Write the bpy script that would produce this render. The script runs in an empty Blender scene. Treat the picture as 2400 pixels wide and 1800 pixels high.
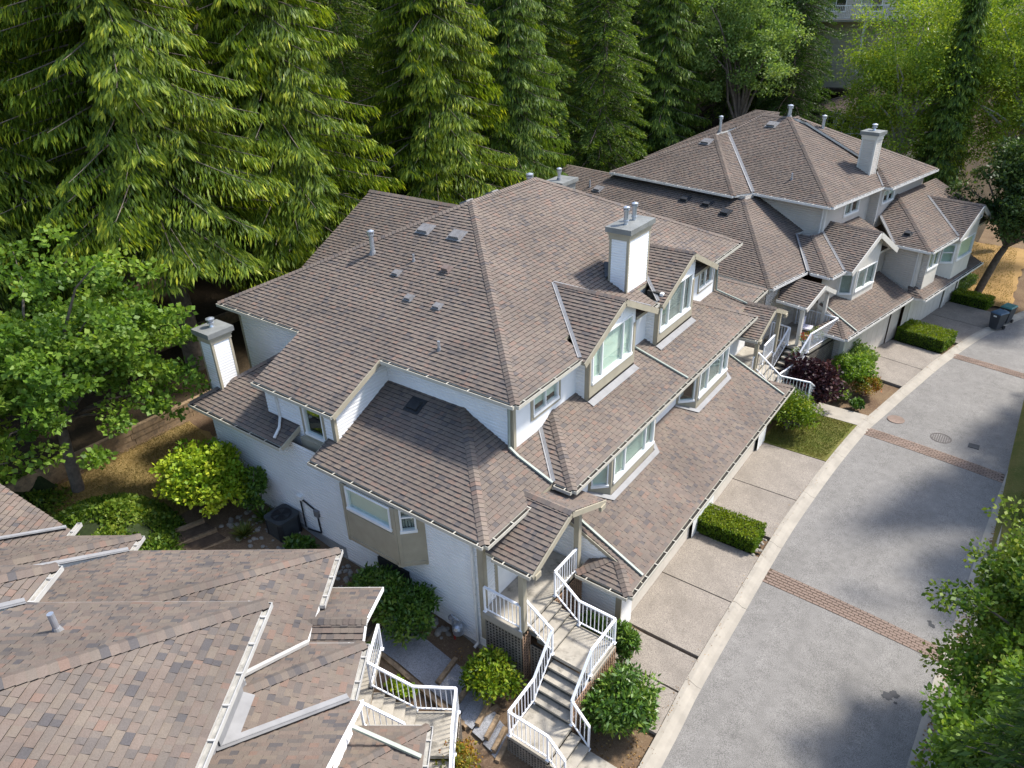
import bpy, math, random
import numpy as np
from mathutils import Matrix, Vector
random.seed(7); RNG = np.random.default_rng(7)
R = math.radians
scn = bpy.context.scene
COL = scn.collection

# ---------------------------------------------------------------- camera
YAW, PITCH, ROLL, FPX, CAMH = R(-36.884), R(28.813), R(1.732), 1690.0, 17.5
_f = Vector((math.sin(YAW)*math.cos(PITCH), math.cos(YAW)*math.cos(PITCH), -math.sin(PITCH)))
_r = Vector((math.cos(YAW), -math.sin(YAW), 0)); _d = _f.cross(_r)
_c, _s = math.cos(ROLL), math.sin(ROLL)
_r, _d = _c*_r + _s*_d, -_s*_r + _c*_d
CAM = Vector((0, 0, CAMH))
cam = bpy.data.cameras.new('camera'); cam.sensor_width = 36; cam.lens = FPX/2400*36
cam.clip_start = .1; cam.clip_end = 2000
co = bpy.data.objects.new('camera', cam); COL.objects.link(co)
_m = Matrix((_r, -_d, -_f)).transposed().to_4x4(); _m.translation = CAM
co.matrix_world = _m
scn.camera = co

# ---------------------------------------------------------------- light
SUN_AZ, SUN_EL = R(36), R(53)          # azimuth from +y towards +x
w = bpy.data.worlds.new('World'); scn.world = w; w.use_nodes = True
nt = w.node_tree; nt.nodes.clear()
sky = nt.nodes.new('ShaderNodeTexSky'); sky.sky_type = 'NISHITA'; sky.sun_disc = False
sky.sun_elevation = SUN_EL; sky.sun_rotation = SUN_AZ; sky.altitude = 100; sky.air_density = 1.0; sky.dust_density = 1.5
bg = nt.nodes.new('ShaderNodeBackground'); bg.inputs['Strength'].default_value = .15
out = nt.nodes.new('ShaderNodeOutputWorld')
nt.links.new(sky.outputs[0], bg.inputs[0]); nt.links.new(bg.outputs[0], out.inputs[0])
sl = bpy.data.lights.new('sun', 'SUN'); sl.energy = 3.0; sl.angle = R(5.5); sl.color = (1, .955, .88)
so = bpy.data.objects.new('sun', sl); COL.objects.link(so)
sd = Vector((math.sin(SUN_AZ)*math.cos(SUN_EL), math.cos(SUN_AZ)*math.cos(SUN_EL), math.sin(SUN_EL)))
so.rotation_euler = sd.to_track_quat('Z', 'Y').to_euler(); so.location = (20, 30, 60)
scn.render.engine = 'CYCLES'
vs = scn.view_settings
vs.view_transform = 'Standard'; vs.look = 'None'; vs.exposure = 1.24; vs.gamma = 1; vs.use_curve_mapping = False
scn.cycles.max_bounces = 6; scn.cycles.transparent_max_bounces = 8
scn.cycles.diffuse_bounces = 3; scn.cycles.glossy_bounces = 2; scn.cycles.transmission_bounces = 3

# ---------------------------------------------------------------- materials
def lin(r, g, b):
    return tuple(((c/255)/12.92 if c/255 <= .04045 else ((c/255+.055)/1.055)**2.4) for c in (r, g, b)) + (1,)
MATS = {}
def newmat(name):
    m = bpy.data.materials.new(name); m.use_nodes = True
    MATS[name] = m
    t = m.node_tree; b = t.nodes['Principled BSDF']; b.inputs['Roughness'].default_value = .75
    b.inputs['Specular IOR Level'].default_value = .3
    return m, t, b
def N(t, typ, **kw):
    n = t.nodes.new(typ)
    for k, v in kw.items():
        if k in n.inputs.keys(): n.inputs[k].default_value = v
        else: setattr(n, k, v)
    return n
def coords(t, scale=None):
    tc = t.nodes.new('ShaderNodeTexCoord'); return tc.outputs['Object']
def noise(t, scale, detail=4, rough=.6, vec=None):
    n = N(t, 'ShaderNodeTexNoise', Scale=scale, Detail=detail, Roughness=rough)
    if vec is not None: t.links.new(vec, n.inputs['Vector'])
    return n.outputs['Fac']
def ramp(t, fac, stops, interp='LINEAR'):
    n = t.nodes.new('ShaderNodeValToRGB'); n.color_ramp.interpolation = interp
    e = n.color_ramp.elements
    while len(e) < len(stops): e.new(.5)
    for i, (p, c) in enumerate(stops): e[i].position = p; e[i].color = c
    t.links.new(fac, n.inputs[0]); return n.outputs[0]
def mix(t, fac, a, b, mode='MIX'):
    n = t.nodes.new('ShaderNodeMix'); n.data_type = 'RGBA'; n.blend_type = mode
    for sock, v in ((n.inputs[0], fac), (n.inputs[6], a), (n.inputs[7], b)):
        if isinstance(v, (int, float)) or isinstance(v, tuple): sock.default_value = v
        else: t.links.new(v, sock)
    return n.outputs[2]
def bump(t, b, h, strength=.3, dist=.02):
    n = N(t, 'ShaderNodeBump', Strength=strength, Distance=dist)
    t.links.new(h, n.inputs['Height']); t.links.new(n.outputs[0], b.inputs['Normal'])
def plain(name, c, rough=.7, var=.12, scale=3, metal=0, spec=.3, bmp=0, dirt=None):
    m, t, b = newmat(name); v = coords(t)
    n1 = noise(t, scale, 5, .6, v)
    lo = tuple(x*(1-var) for x in c[:3])+(1,); hi = tuple(min(1, x*(1+var)) for x in c[:3])+(1,)
    colr = ramp(t, n1, [(.3, lo), (.7, hi)])
    if dirt:
        n2 = noise(t, dirt[1], 6, .7, v)
        msk = ramp(t, n2, [(dirt[2], (0, 0, 0, 1)), (dirt[2]+.18, (1, 1, 1, 1))])
        colr = mix(t, msk, colr, dirt[0])
    t.links.new(colr, b.inputs['Base Color'])
    b.inputs['Roughness'].default_value = rough; b.inputs['Metallic'].default_value = metal
    b.inputs['Specular IOR Level'].default_value = spec
    if bmp: bump(t, b, noise(t, scale*12, 3, .6, v), bmp, .01)
    return m
def attr(t, name='col'):
    a = t.nodes.new('ShaderNodeAttribute'); a.attribute_name = name; return a.outputs['Fac']

SH_COL = [(0, (105, 102, 103)), (.16, (128, 119, 112)), (.38, (142, 130, 119)), (.58, (131, 118, 110)), (.74, (146, 129, 117)), (.86, (138, 129, 122)), (.94, (155, 137, 115)), (1, (150, 126, 113))]
def shingle_mat(name, k=1.0, spread=1.0):
    m, t, b = newmat(name); v = coords(t)
    cs = [(p, lin(*c)) for p, c in SH_COL]
    mean = [sum(c[i] for _, c in cs)/len(cs) for i in range(3)]
    cs = [(p, tuple(min(1, k*(mean[i]+(c[i]-mean[i])*spread)) for i in range(3))+(1,)) for p, c in cs]
    c = ramp(t, attr(t), cs)
    n1 = noise(t, 55, 3, .7, v); n2 = noise(t, .45, 4, .6, v)
    c = mix(t, .32, c, ramp(t, n1, [(.3, (.25, .25, .25, 1)), (.7, (.8, .8, .8, 1))]), 'OVERLAY')
    c = mix(t, .5, c, ramp(t, n2, [(.3, (.3, .3, .3, 1)), (.72, (.68, .67, .66, 1))]), 'OVERLAY')
    # weather streaks: pieces of the roof that stay damp go darker / greener
    n3 = noise(t, 1.1, 6, .7, v)
    c = mix(t, ramp(t, n3, [(.58, (0, 0, 0, 1)), (.8, (.35, .35, .35, 1))]), c, (.10, .095, .075, 1))
    t.links.new(c, b.inputs['Base Color']); b.inputs['Roughness'].default_value = .92
    b.inputs['Specular IOR Level'].default_value = .15
    bump(t, b, n1, .25, .004)
    return m
shingle_mat('shingle', .60, .7)
shingle_mat('shingle_far', .58, .55)
shingle_mat('shingle_near', .53, .9)
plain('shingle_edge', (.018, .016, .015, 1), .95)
plain('white_siding', (.76, .755, .74, 1), .55, .05, 1.2, dirt=((.52, .53, .52, 1), 1.4, .66))
plain('cream_siding', (.52, .47, .41, 1), .6, .06, 1.2, dirt=((.36, .33, .29, 1), 1.4, .66))
plain('tan_trim', (.345, .305, .225, 1), .6, .09, 2.5, dirt=((.24, .21, .15, 1), 3, .68))
plain('grey_upper_wall', (.19, .185, .185, 1), .7, .1, 2)
plain('cream_trim', (.62, .585, .52, 1), .6, .06, 2.5)
plain('white_trim', (.78, .775, .75, 1), .5, .05, 3)
plain('grey_cap', (.20, .205, .195, 1), .55, .18, 2.2, metal=.2, dirt=((.17, .10, .07, 1), 2.0, .7))
plain('flashing', (.20, .198, .20, 1), .55, .15, 2.5, metal=0, dirt=((.2, .2, .2, 1), 4, .6))
plain('galv', (.50, .53, .58, 1), .35, .15, 4, metal=.75, spec=.5)
plain('dark_metal', (.035, .037, .04, 1), .5, .3, 3, metal=.3)
plain('gutter_tan', (.46, .43, .36, 1), .5, .1, 3, dirt=((.30, .28, .23, 1), 3.5, .58))
plain('gutter_dull', (.40, .385, .36, 1), .5, .1, 3, dirt=((.33, .31, .27, 1), 3.5, .55))
plain('gutter_silt', (.30, .285, .25, 1), .9, .3, 7, dirt=((.13, .12, .10, 1), 8, .55))
plain('gutter', (.66, .64, .60, 1), .5, .08, 3, dirt=((.40, .38, .34, 1), 3.5, .58))
plain('gutter_debris', (.03, .027, .022, 1), .95, .5, 9, dirt=((.16, .13, .09, 1), 10, .6))
plain('downspout_green', (.27, .30, .26, 1), .5, .12, 2)
plain('vent_grey', (.17, .165, .165, 1), .7, .25, 6)
plain('vent_brown', (.16, .12, .105, 1), .8, .2, 6)
plain('foundation', (.30, .30, .295, 1), .85, .15, 2, bmp=.2)
plain('concrete', (.31, .28, .235, 1), .9, .14, 1.6, bmp=.3, dirt=((.22, .205, .18, 1), 2.2, .6))
plain('stair_concrete', (.33, .30, .25, 1), .9, .2, 2.0, bmp=.3, dirt=((.15, .135, .11, 1), 2.6, .52))
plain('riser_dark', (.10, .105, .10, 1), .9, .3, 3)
plain('rail_white', (.80, .81, .84, 1), .35, .03, 3, spec=.5)
plain('lattice_brown', (.33, .21, .135, 1), .85, .3, 5)
plain('lattice_grey', (.20, .175, .145, 1), .85, .3, 5)
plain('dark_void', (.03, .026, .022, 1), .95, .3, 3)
plain('timber', (.27, .19, .115, 1), .9, .3, 5, bmp=.4, dirt=((.13, .10, .07, 1), 4, .5))
plain('bark', (.135, .11, .09, 1), .95, .35, 5, bmp=.8)
plain('birch_bark', (.32, .30, .26, 1), .9, .3, 6)
plain('blind', (.60, .66, .58, 1), .6, .04, 2)
plain('curtain', (.42, .42, .40, 1), .8, .15, 3)
plain('room_dark', (.035, .033, .03, 1), .9, .3, 2)
plain('ac_grey', (.045, .05, .053, 1), .55, .2, 4)
plain('ac_light', (.42, .42, .41, 1), .7, .1, 4)
plain('black_plastic', (.02, .02, .022, 1), .5, .2, 4)
plain('bin_grey', (.055, .058, .065, 1), .5, .15, 3)
plain('bin_lid_blue', (.045, .085, .13, 1), .5, .15, 3)
plain('bin_lid_green', (.05, .16, .14, 1), .5, .15, 3)
plain('red_paint', (.35, .03, .025, 1), .5, .1, 5)
plain('stone', (.23, .21, .18, 1), .9, .3, 3, bmp=.4)
plain('iron', (.10, .088, .082, 1), .6, .3, 5, metal=.4)
plain('garage_door', (.58, .53, .46, 1), .6, .07, 2)
plain('brick_red', (.20, .145, .115, 1), .9, .3, 1.3, dirt=((.10, .085, .075, 1), 3, .55))
plain('soil_dark', (.075, .052, .036, 1), .98, .4, 4, bmp=.6)
plain('copper', (.36, .16, .085, 1), .7, .3, 3)
plain('cushion', (.55, .53, .60, 1), .9, .3, 14)
plain('flower_red', (.55, .02, .03, 1), .7, .3, 9)
plain('flower_white', (.75, .73, .68, 1), .7, .1, 9)
plain('pot_blue', (.22, .26, .30, 1), .6, .2, 4)
plain('leaf_litter', (.42, .22, .06, 1), .95, .5, 8)

def glass_mat():
    m, t, b = newmat('glass'); t.nodes.remove(b)
    o = t.nodes['Material Output']
    tr = N(t, 'ShaderNodeBsdfTransparent'); tr.inputs[0].default_value = (.86, .94, .89, 1)
    gl = N(t, 'ShaderNodeBsdfGlossy'); gl.inputs['Roughness'].default_value = .03; gl.inputs[0].default_value = (.9, .95, .93, 1)
    fr = N(t, 'ShaderNodeLayerWeight', Blend=.12)
    rm = N(t, 'ShaderNodeMapRange'); rm.inputs['From Min'].default_value = 0; rm.inputs['From Max'].default_value = 1; rm.inputs['To Min'].default_value = .10; rm.inputs['To Max'].default_value = .75; t.links.new(fr.outputs['Facing'], rm.inputs[0])
    mx = N(t, 'ShaderNodeMixShader'); t.links.new(rm.outputs[0], mx.inputs[0]); t.links.new(tr.outputs[0], mx.inputs[1]); t.links.new(gl.outputs[0], mx.inputs[2])
    t.links.new(mx.outputs[0], o.inputs[0])
glass_mat()

def asphalt():
    m, t, b = newmat('asphalt'); v = coords(t)
    n1 = noise(t, 60, 2, .7, v); n2 = noise(t, .35, 5, .6, v); n3 = noise(t, 3, 5, .7, v)
    c = ramp(t, n2, [(.3, (.165, .156, .144, 1)), (.7, (.205, .194, .18, 1))])
    c = mix(t, .7, c, ramp(t, n1, [(.34, (.12, .12, .12, 1)), (.68, (.9, .9, .9, 1))]), 'OVERLAY')
    c = mix(t, .45, c, ramp(t, n3, [(.35, (.35, .35, .35, 1)), (.65, (.6, .6, .6, 1))]), 'OVERLAY')
    vo = N(t, 'ShaderNodeTexVoronoi', Scale=.55); t.links.new(v, vo.inputs['Vector'])
    t.links.new(c, b.inputs['Base Color']); b.inputs['Roughness'].default_value = .88
    bump(t, b, n1, .5, .006)
asphalt()
def aggregate(name, base, dirtc):
    m, t, b = newmat(name); v = coords(t)
    vo = N(t, 'ShaderNodeTexVoronoi', Scale=60); t.links.new(v, vo.inputs['Vector'])
    hsv = ramp(t, vo.outputs['Color'], [(.1, tuple(x*.6 for x in base[:3])+(1,)), (.45, base), (.9, tuple(min(1, x*1.35) for x in base[:3])+(1,))])
    n2 = noise(t, .9, 6, .65, v)
    c = mix(t, ramp(t, n2, [(.42, (0, 0, 0, 1)), (.75, (.75, .75, .75, 1))]), hsv, dirtc)
    t.links.new(c, b.inputs['Base Color']); b.inputs['Roughness'].default_value = .9
    bump(t, b, vo.outputs['Distance'], .5, .01)
aggregate('aggregate', (.24, .21, .178, 1), (.145, .126, .107, 1))
aggregate('gravel', (.25, .255, .27, 1), (.16, .15, .145, 1))
def ground_mat(name, a, b_, c_, s=1.0):
    m, t, b = newmat(name); v = coords(t)
    n1 = noise(t, 14*s, 5, .7, v); n2 = noise(t, .5*s, 5, .65, v); n3 = noise(t, 60*s, 2, .6, v)
    c = mix(t, ramp(t, n2, [(.38, (0, 0, 0, 1)), (.62, (1, 1, 1, 1))]), a, b_)
    c = mix(t, ramp(t, n1, [(.52, (0, 0, 0, 1)), (.72, (.8, .8, .8, 1))]), c, c_)
    c = mix(t, .5, c, ramp(t, n3, [(.3, (.25, .25, .25, 1)), (.7, (.75, .75, .75, 1))]), 'OVERLAY')
    t.links.new(c, b.inputs['Base Color']); b.inputs['Roughness'].default_value = .97; b.inputs['Specular IOR Level'].default_value = .1
    bump(t, b, n1, .7, .03)
ground_mat('soil', (.115, .075, .048, 1), (.165, .115, .07, 1), (.23, .17, .11, 1))
ground_mat('forest_floor', (.035, .027, .018, 1), (.055, .04, .025, 1), (.09, .065, .035, 1), .6)
ground_mat('dry_grass', (.24, .165, .065, 1), (.17, .125, .05, 1), (.30, .225, .10, 1))
ground_mat('lawn', (.085, .105, .022, 1), (.16, .14, .045, 1), (.22, .18, .08, 1), .9)
ground_mat('litter_ground', (.32, .20, .08, 1), (.24, .15, .06, 1), (.40, .28, .13, 1))

def leaf_mat(name, stops, trans=.35, rough=.5, spec=.3):
    m, t, b = newmat(name); o = t.nodes['Material Output']
    v = coords(t)
    c = ramp(t, attr(t), stops)
    n = noise(t, .7, 3, .5, v)
    c = mix(t, .35, c, ramp(t, n, [(.3, (.33, .36, .3, 1)), (.7, (.66, .64, .6, 1))]), 'OVERLAY')
    t.links.new(c, b.inputs['Base Color']); b.inputs['Roughness'].default_value = rough; b.inputs['Specular IOR Level'].default_value = spec
    tl = N(t, 'ShaderNodeBsdfTranslucent')
    c2 = mix(t, 1.0, c, (1.0, 1.0, .45, 1), 'MULTIPLY'); t.links.new(c2, tl.inputs[0])
    mx = N(t, 'ShaderNodeMixShader'); mx.inputs[0].default_value = trans
    t.links.new(b.outputs[0], mx.inputs[1]); t.links.new(tl.outputs[0], mx.inputs[2]); t.links.new(mx.outputs[0], o.inputs[0])
def st(*cs): return [(i/(len(cs)-1), tuple(c)+(1,)) for i, c in enumerate(cs)]
leaf_mat('cedar_leaf', st((.045, .085, .010), (.11, .175, .016), (.23, .30, .024), (.45, .46, .04)), .42)  # tip colour: yellow new growth, raised further to paint highlights onto the boughs
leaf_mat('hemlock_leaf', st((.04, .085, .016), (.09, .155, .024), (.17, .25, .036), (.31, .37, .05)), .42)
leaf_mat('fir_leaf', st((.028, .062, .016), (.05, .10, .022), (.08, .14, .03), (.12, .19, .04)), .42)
leaf_mat('maple_leaf', st((.075, .15, .02), (.13, .23, .028), (.19, .30, .04), (.27, .36, .06)), .48)
leaf_mat('alder_leaf', st((.10, .18, .022), (.19, .29, .034), (.30, .39, .045), (.43, .48, .06)), .5)
leaf_mat('grey_leaf', st((.09, .16, .035), (.15, .24, .06), (.22, .31, .085), (.28, .36, .11)), .45)
leaf_mat('gold_leaf', st((.14, .25, .014), (.23, .34, .018), (.33, .42, .024), (.46, .49, .035)))
leaf_mat('rhodo_leaf', st((.035, .085, .012), (.065, .14, .018), (.12, .21, .026), (.21, .28, .045)), .25, .4, .45)
leaf_mat('hedge_leaf', st((.055, .115, .008), (.11, .19, .01), (.19, .26, .013), (.30, .32, .018)))
leaf_mat('purple_leaf', st((.016, .006, .012), (.03, .01, .018), (.05, .016, .024), (.085, .03, .03)), .25)
leaf_mat('red_leaf', st((.05, .012, .015), (.08, .02, .02), (.11, .03, .025), (.14, .045, .03)), .3)
leaf_mat('barberry_leaf', st((.10, .12, .012), (.20, .19, .02), (.30, .16, .02), (.34, .09, .015)), .3)
leaf_mat('dark_leaf', st((.022, .045, .014), (.04, .075, .018), (.065, .11, .024), (.10, .15, .034)), .3)
leaf_mat('ivy_leaf', st((.045, .10, .012), (.09, .16, .016), (.16, .23, .024), (.27, .31, .04)))
leaf_mat('grass_blade', st((.06, .09, .014), (.10, .125, .022), (.17, .155, .045), (.26, .21, .08)))
leaf_mat('dry_blade', st((.15, .125, .04), (.22, .165, .055), (.28, .21, .075), (.34, .26, .10)))
leaf_mat('yucca_leaf', st((.05, .09, .015), (.10, .14, .025), (.18, .20, .04), (.28, .27, .07)))

# ---------------------------------------------------------------- object helpers
ORG = {}
def reg(o, org): ORG[o.name] = org
def thing(name, label, cat, loc=(0, 0, 0), rot=0.0, group=None):
    """Empty at a thing's base. loc is in the thing's own (rotated) frame about the world origin."""
    o = bpy.data.objects.new(name, None); COL.objects.link(o); o.empty_display_size = .3
    c, s = math.cos(rot), math.sin(rot)
    o.location = (c*loc[0]-s*loc[1], s*loc[0]+c*loc[1], loc[2]); o.rotation_euler = (0, 0, rot)
    o['label'] = label; o['category'] = cat
    if group: o['group'] = group
    reg(o, Vector(loc)); return o
def tag(o, label, cat, group=None):
    o['label'] = label; o['category'] = cat
    if group: o['group'] = group
    return o
def struct(o): o['kind'] = 'structure'; return o

def unit(v): v = Vector(v); return v.normalized()
class MB:
    def __init__(s): s.v = []; s.f = []; s.c = []; s.m = []
    def poly(s, pts, c=0., m=0):
        i = len(s.v); s.v += [tuple(p) for p in pts]; s.f.append(tuple(range(i, i+len(pts)))); s.c.append(c); s.m.append(m)
    def hexa(s, p, m=0, c=0.):      # 8 points: bottom 0-3, top 4-7
        i = len(s.v); s.v += [tuple(q) for q in p]
        for a in ((3, 2, 1, 0), (4, 5, 6, 7), (0, 1, 5, 4), (1, 2, 6, 5), (2, 3, 7, 6), (3, 0, 4, 7)):
            s.f.append(tuple(i+k for k in a)); s.c.append(c); s.m.append(m)
    def box(s, x0, x1, y0, y1, z0, z1, m=0, c=0.):
        s.hexa([(x0, y0, z0), (x1, y0, z0), (x1, y1, z0), (x0, y1, z0), (x0, y0, z1), (x1, y0, z1), (x1, y1, z1), (x0, y1, z1)], m, c)
    def beam(s, a, b, w, h, up=(0, 0, 1), m=0, c=0.):
        a, b = Vector(a), Vector(b); d = (b-a).normalized(); up = Vector(up)
        sd_ = d.cross(up)
        if sd_.length < 1e-4: sd_ = d.cross(Vector((1, 0, 0)))
        sd_.normalize(); u = sd_.cross(d).normalized()
        x, z = sd_*w/2, u*h/2
        s.hexa([a-x-z, a+x-z, b+x-z, b-x-z, a-x+z, a+x+z, b+x+z, b-x+z], m, c)
    def tube(s, a, b, r, n=10, r2=None, caps=True, m=0):
        a, b = Vector(a), Vector(b); r2 = r if r2 is None else r2; d = (b-a).normalized()
        x = d.cross(Vector((0, 0, 1)) if abs(d.z) < .9 else Vector((1, 0, 0))).normalized(); y = d.cross(x)
        i = len(s.v)
        for k in range(n):
            t = 2*math.pi*k/n; o = x*math.cos(t)+y*math.sin(t)
            s.v.append(tuple(a+o*r)); s.v.append(tuple(b+o*r2))
        for k in range(n):
            j = (k+1) % n; s.f.append((i+2*k, i+2*j, i+2*j+1, i+2*k+1)); s.c.append(0.); s.m.append(m)
        if caps:
            s.f.append(tuple(i+2*k for k in range(n))); s.c.append(0.); s.m.append(m)
            s.f.append(tuple(i+2*k+1 for k in reversed(range(n)))); s.c.append(0.); s.m.append(m)
    def lathe(s, base, prof, n=16, m=0):     # prof: list of (r, z)
        i = len(s.v); bx, by, bz = base
        for r, z in prof:
            for k in range(n):
                t = 2*math.pi*k/n; s.v.append((bx+r*math.cos(t), by+r*math.sin(t), bz+z))
        for a in range(len(prof)-1):
            for k in range(n):
                j = (k+1) % n; s.f.append((i+a*n+k, i+a*n+j, i+(a+1)*n+j, i+(a+1)*n+k)); s.c.append(0.); s.m.append(m)
        s.f.append(tuple(i+(len(prof)-1)*n+k for k in range(n))); s.c.append(0.); s.m.append(m)
    def prism(s, pts2, z0, z1, m=0):
        n = len(pts2)
        s.poly([(x, y, z0) for x, y in reversed(pts2)], 0., m); s.poly([(x, y, z1) for x, y in pts2], 0., m)
        for k in range(n):
            a, b = pts2[k], pts2[(k+1) % n]; s.poly([(a[0], a[1], z0), (b[0], b[1], z0), (b[0], b[1], z1), (a[0], a[1], z1)], 0., m)
    def build(s, name, mat, parent=None, org=None, smooth=False, kind=None, mats=None):
        if org is None: org = ORG.get(parent.name, Vector((0, 0, 0))) if parent else Vector((0, 0, 0))
        me = bpy.data.meshes.new(name)
        me.from_pydata([(x-org[0], y-org[1], z-org[2]) for x, y, z in s.v], [], s.f)
        for q in (mats or [mat]): me.materials.append(MATS[q])
        if any(s.m): me.polygons.foreach_set('material_index', s.m)
        if any(s.c):
            a = me.attributes.new('col', 'FLOAT', 'FACE'); a.data.foreach_set('value', s.c)
        if smooth: me.polygons.foreach_set('use_smooth', [True]*len(me.polygons))
        me.update()
        o = bpy.data.objects.new(name, me); COL.objects.link(o)
        if parent: o.parent = parent
        if kind: o['kind'] = kind
        reg(o, Vector(org)); return o
def single(mb, name, mat, loc, label, cat, group=None, rot=0., mats=None, smooth=False):
    """one-mesh top-level thing with its origin at loc"""
    o = mb.build(name, mat, None, Vector(loc), smooth, None, mats)
    c, s = math.cos(rot), math.sin(rot)
    o.location = (c*loc[0]-s*loc[1], s*loc[0]+c*loc[1], loc[2]); o.rotation_euler = (0, 0, rot)
    return tag(o, label, cat, group)
def link_mesh(name, me, parent, mat4):
    o = bpy.data.objects.new(name, me); COL.objects.link(o); o.parent = parent; o.matrix_local = mat4; reg(o, ORG.get(parent.name)); return o

# ---------------------------------------------------------------- polygon clipping
def halfclip(P, a, b, c):          # keep a*u+b*v <= c
    o = []; n = len(P)
    for i in range(n):
        p, q = P[i], P[(i+1) % n]; dp = a*p[0]+b*p[1]-c; dq = a*q[0]+b*q[1]-c
        if dp <= 0: o.append(p)
        if (dp < 0 < dq) or (dq < 0 < dp):
            t = dp/(dp-dq); o.append((p[0]+(q[0]-p[0])*t, p[1]+(q[1]-p[1])*t))
    return o
def rectclip(P, u0, u1, v0, v1):
    for h in ((-1, 0, -u0), (1, 0, u1), (0, -1, -v0), (0, 1, v1)):
        P = halfclip(P, *h)
        if len(P) < 3: return []
    return P
def area2(P): return abs(sum(P[i][0]*P[(i+1) % len(P)][1]-P[(i+1) % len(P)][0]*P[i][1] for i in range(len(P))))/2

# ---------------------------------------------------------------- buildings
EXPO = .143
WID = (.085, .11, .14, .17, .20, .25)
class Building:
    def __init__(s, root, shmat='shingle', wall='white_siding', trim='tan_trim', seed=1, nind=300):
        s.root = root; s.sh = MB(); s.cand = []; s.deck = MB(); s.caps = MB(); s.capc = []; s.vals = []; s.rng = random.Random(seed)
        s.shmat = shmat; s.wallmat = wall; s.trim = trim; s.nind = nind; s.trimmb = MB(); s.debris = 'gutter_debris'; s.gutmat = 'gutter'; s.M = root.matrix_basis.copy()
        s.M = Matrix.Translation(root.location) @ Matrix.Rotation(root.rotation_euler[2], 4, 'Z') @ Matrix.Translation(-ORG[root.name])
    def roof(s, pts, thick=.13, shingles=True, deck=True):
        P = [Vector(p) for p in pts]
        n = Vector((0, 0, 0))
        for i in range(len(P)):
            a, b = P[i], P[(i+1) % len(P)]
            n += Vector(((a.y-b.y)*(a.z+b.z), (a.z-b.z)*(a.x+b.x), (a.x-b.x)*(a.y+b.y)))
        n.normalize()
        if n.z < 0: n = -n
        cen = sum(P, Vector((0, 0, 0)))/len(P)
        for p in P: p.z = cen.z-(n.x*(p.x-cen.x)+n.y*(p.y-cen.y))/n.z
        if deck:
            top = [p-n*.004 for p in P]; bot = [p-Vector((0, 0, thick)) for p in P]
            s.deck.poly(top, 0., 1); s.deck.poly(list(reversed(bot)))
            for i in range(len(P)):
                j = (i+1) % len(P); s.deck.poly([bot[i], bot[j], top[j], top[i]])
        if not shingles: return n
        e = Vector((0, 0, 1)).cross(n).normalized(); sl_ = n.cross(e); o = P[0]
        Q = [((p-o).dot(e), (p-o).dot(sl_)) for p in P]
        u0, u1 = min(q[0] for q in Q), max(q[0] for q in Q); v0, v1 = min(q[1] for q in Q), max(q[1] for q in Q)
        k = 0; v = v0-.012
        while v < v1:
            row = halfclip(halfclip(Q, 0, -1, -v), 0, 1, v+EXPO)
            if len(row) >= 3:
                ra, rb = min(q[0] for q in row), max(q[0] for q in row)
                u = ra - s.rng.random()*.3; thick_t = s.rng.random() < .5; cc = s.rng.random()
                while u < rb:
                    wi = s.rng.randrange(len(WID)); wd = WID[wi]
                    T = rectclip(row, u, u+wd, v, v+EXPO)
                    if len(T) >= 3 and area2(T) > 1e-4:
                        cc = s.rng.random()
                        thick_t = not thick_t
                        h = .024 if k == 0 else .032 if thick_t else .02
                        full = abs(area2(T)-wd*EXPO) < 1e-5
                        cq = round(cc*9)/9
                        p0 = o+e*u+sl_*v
                        if full: s.cand.append((p0, e, sl_, n, wi, thick_t, cq))
                        else: s.tab(T, o, e, sl_, n, v, h, cq)
                    u += wd
            v += EXPO; k += 1
        return n
    def tab(s, T, o, e, sl_, n, v, h, cq, mb=None):
        mb = mb or s.sh
        def up(q): return o+e*q[0]+sl_*q[1]+n*(.003+h*max(0., 1-(q[1]-v)/EXPO))
        top = [up(q) for q in T]; mb.poly(top, cq)
        m = len(T)
        for i in range(m):
            a, b = T[i], T[(i+1) % m]
            if abs(b[1]-v) < 1e-5 and abs(a[1]-v) < 1e-5: mb.poly([o+e*a[0]+sl_*a[1], o+e*b[0]+sl_*b[1], up(b), up(a)], cq, 1)
            elif h > .026 and abs(a[0]-b[0]) < 1e-6:
                f_ = lambda q: up(q)-n*.012*max(0., 1-(q[1]-v)/EXPO)
                mb.poly([f_(a), f_(b), up(b), up(a)], cq, 1)
    def cap(s, a, b, nA, nB, wd=.15):
        a, b = Vector(a), Vector(b)
        if b.z < a.z: a, b = b, a
        d = (b-a).normalized(); L = (b-a).length
        def side(n1, n2):
            q = d.cross(n1).normalized()
            return q if q.dot(n2) < 0 else -q
        sa, sb = side(nA, nB), side(nB, nA); up = (nA+nB).normalized()
        k = 0; t = -.02
        while t < L:
            l = min(.2, L-t+.05); p, q = a+d*t, a+d*(t+l); lo, hi = up*.055, up*.035
            c = round(s.rng.random()*9)/9
            w2 = wd
            s.capc.append(([p+lo-up*.012+sa*w2, p+lo+up*.01, p+lo-up*.012+sb*w2, q+hi-up*.012+sb*w2, q+hi+up*.01, q+hi-up*.012+sa*w2], up, c))
            t += EXPO
    def valley(s, a, b, nA, nB, wd=.085):
        a, b = Vector(a), Vector(b); d = (b-a).normalized()
        def side(n1, n2):
            q = d.cross(n1).normalized()
            return q if q.dot(n2) > 0 else -q
        sa, sb = side(nA, nB), side(nB, nA); up = (nA+nB).normalized()
        o1 = up*.045; vm = MB(); s.vals.append(vm)
        for sdv, nn in ((sa, nA), (sb, nB)):
            vm.poly([a+o1, b+o1, b+sdv*wd+nn*.043, a+sdv*wd+nn*.043])
        vm.beam(a+o1+up*.008, b+o1+up*.008, .02, .02, up)
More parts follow.
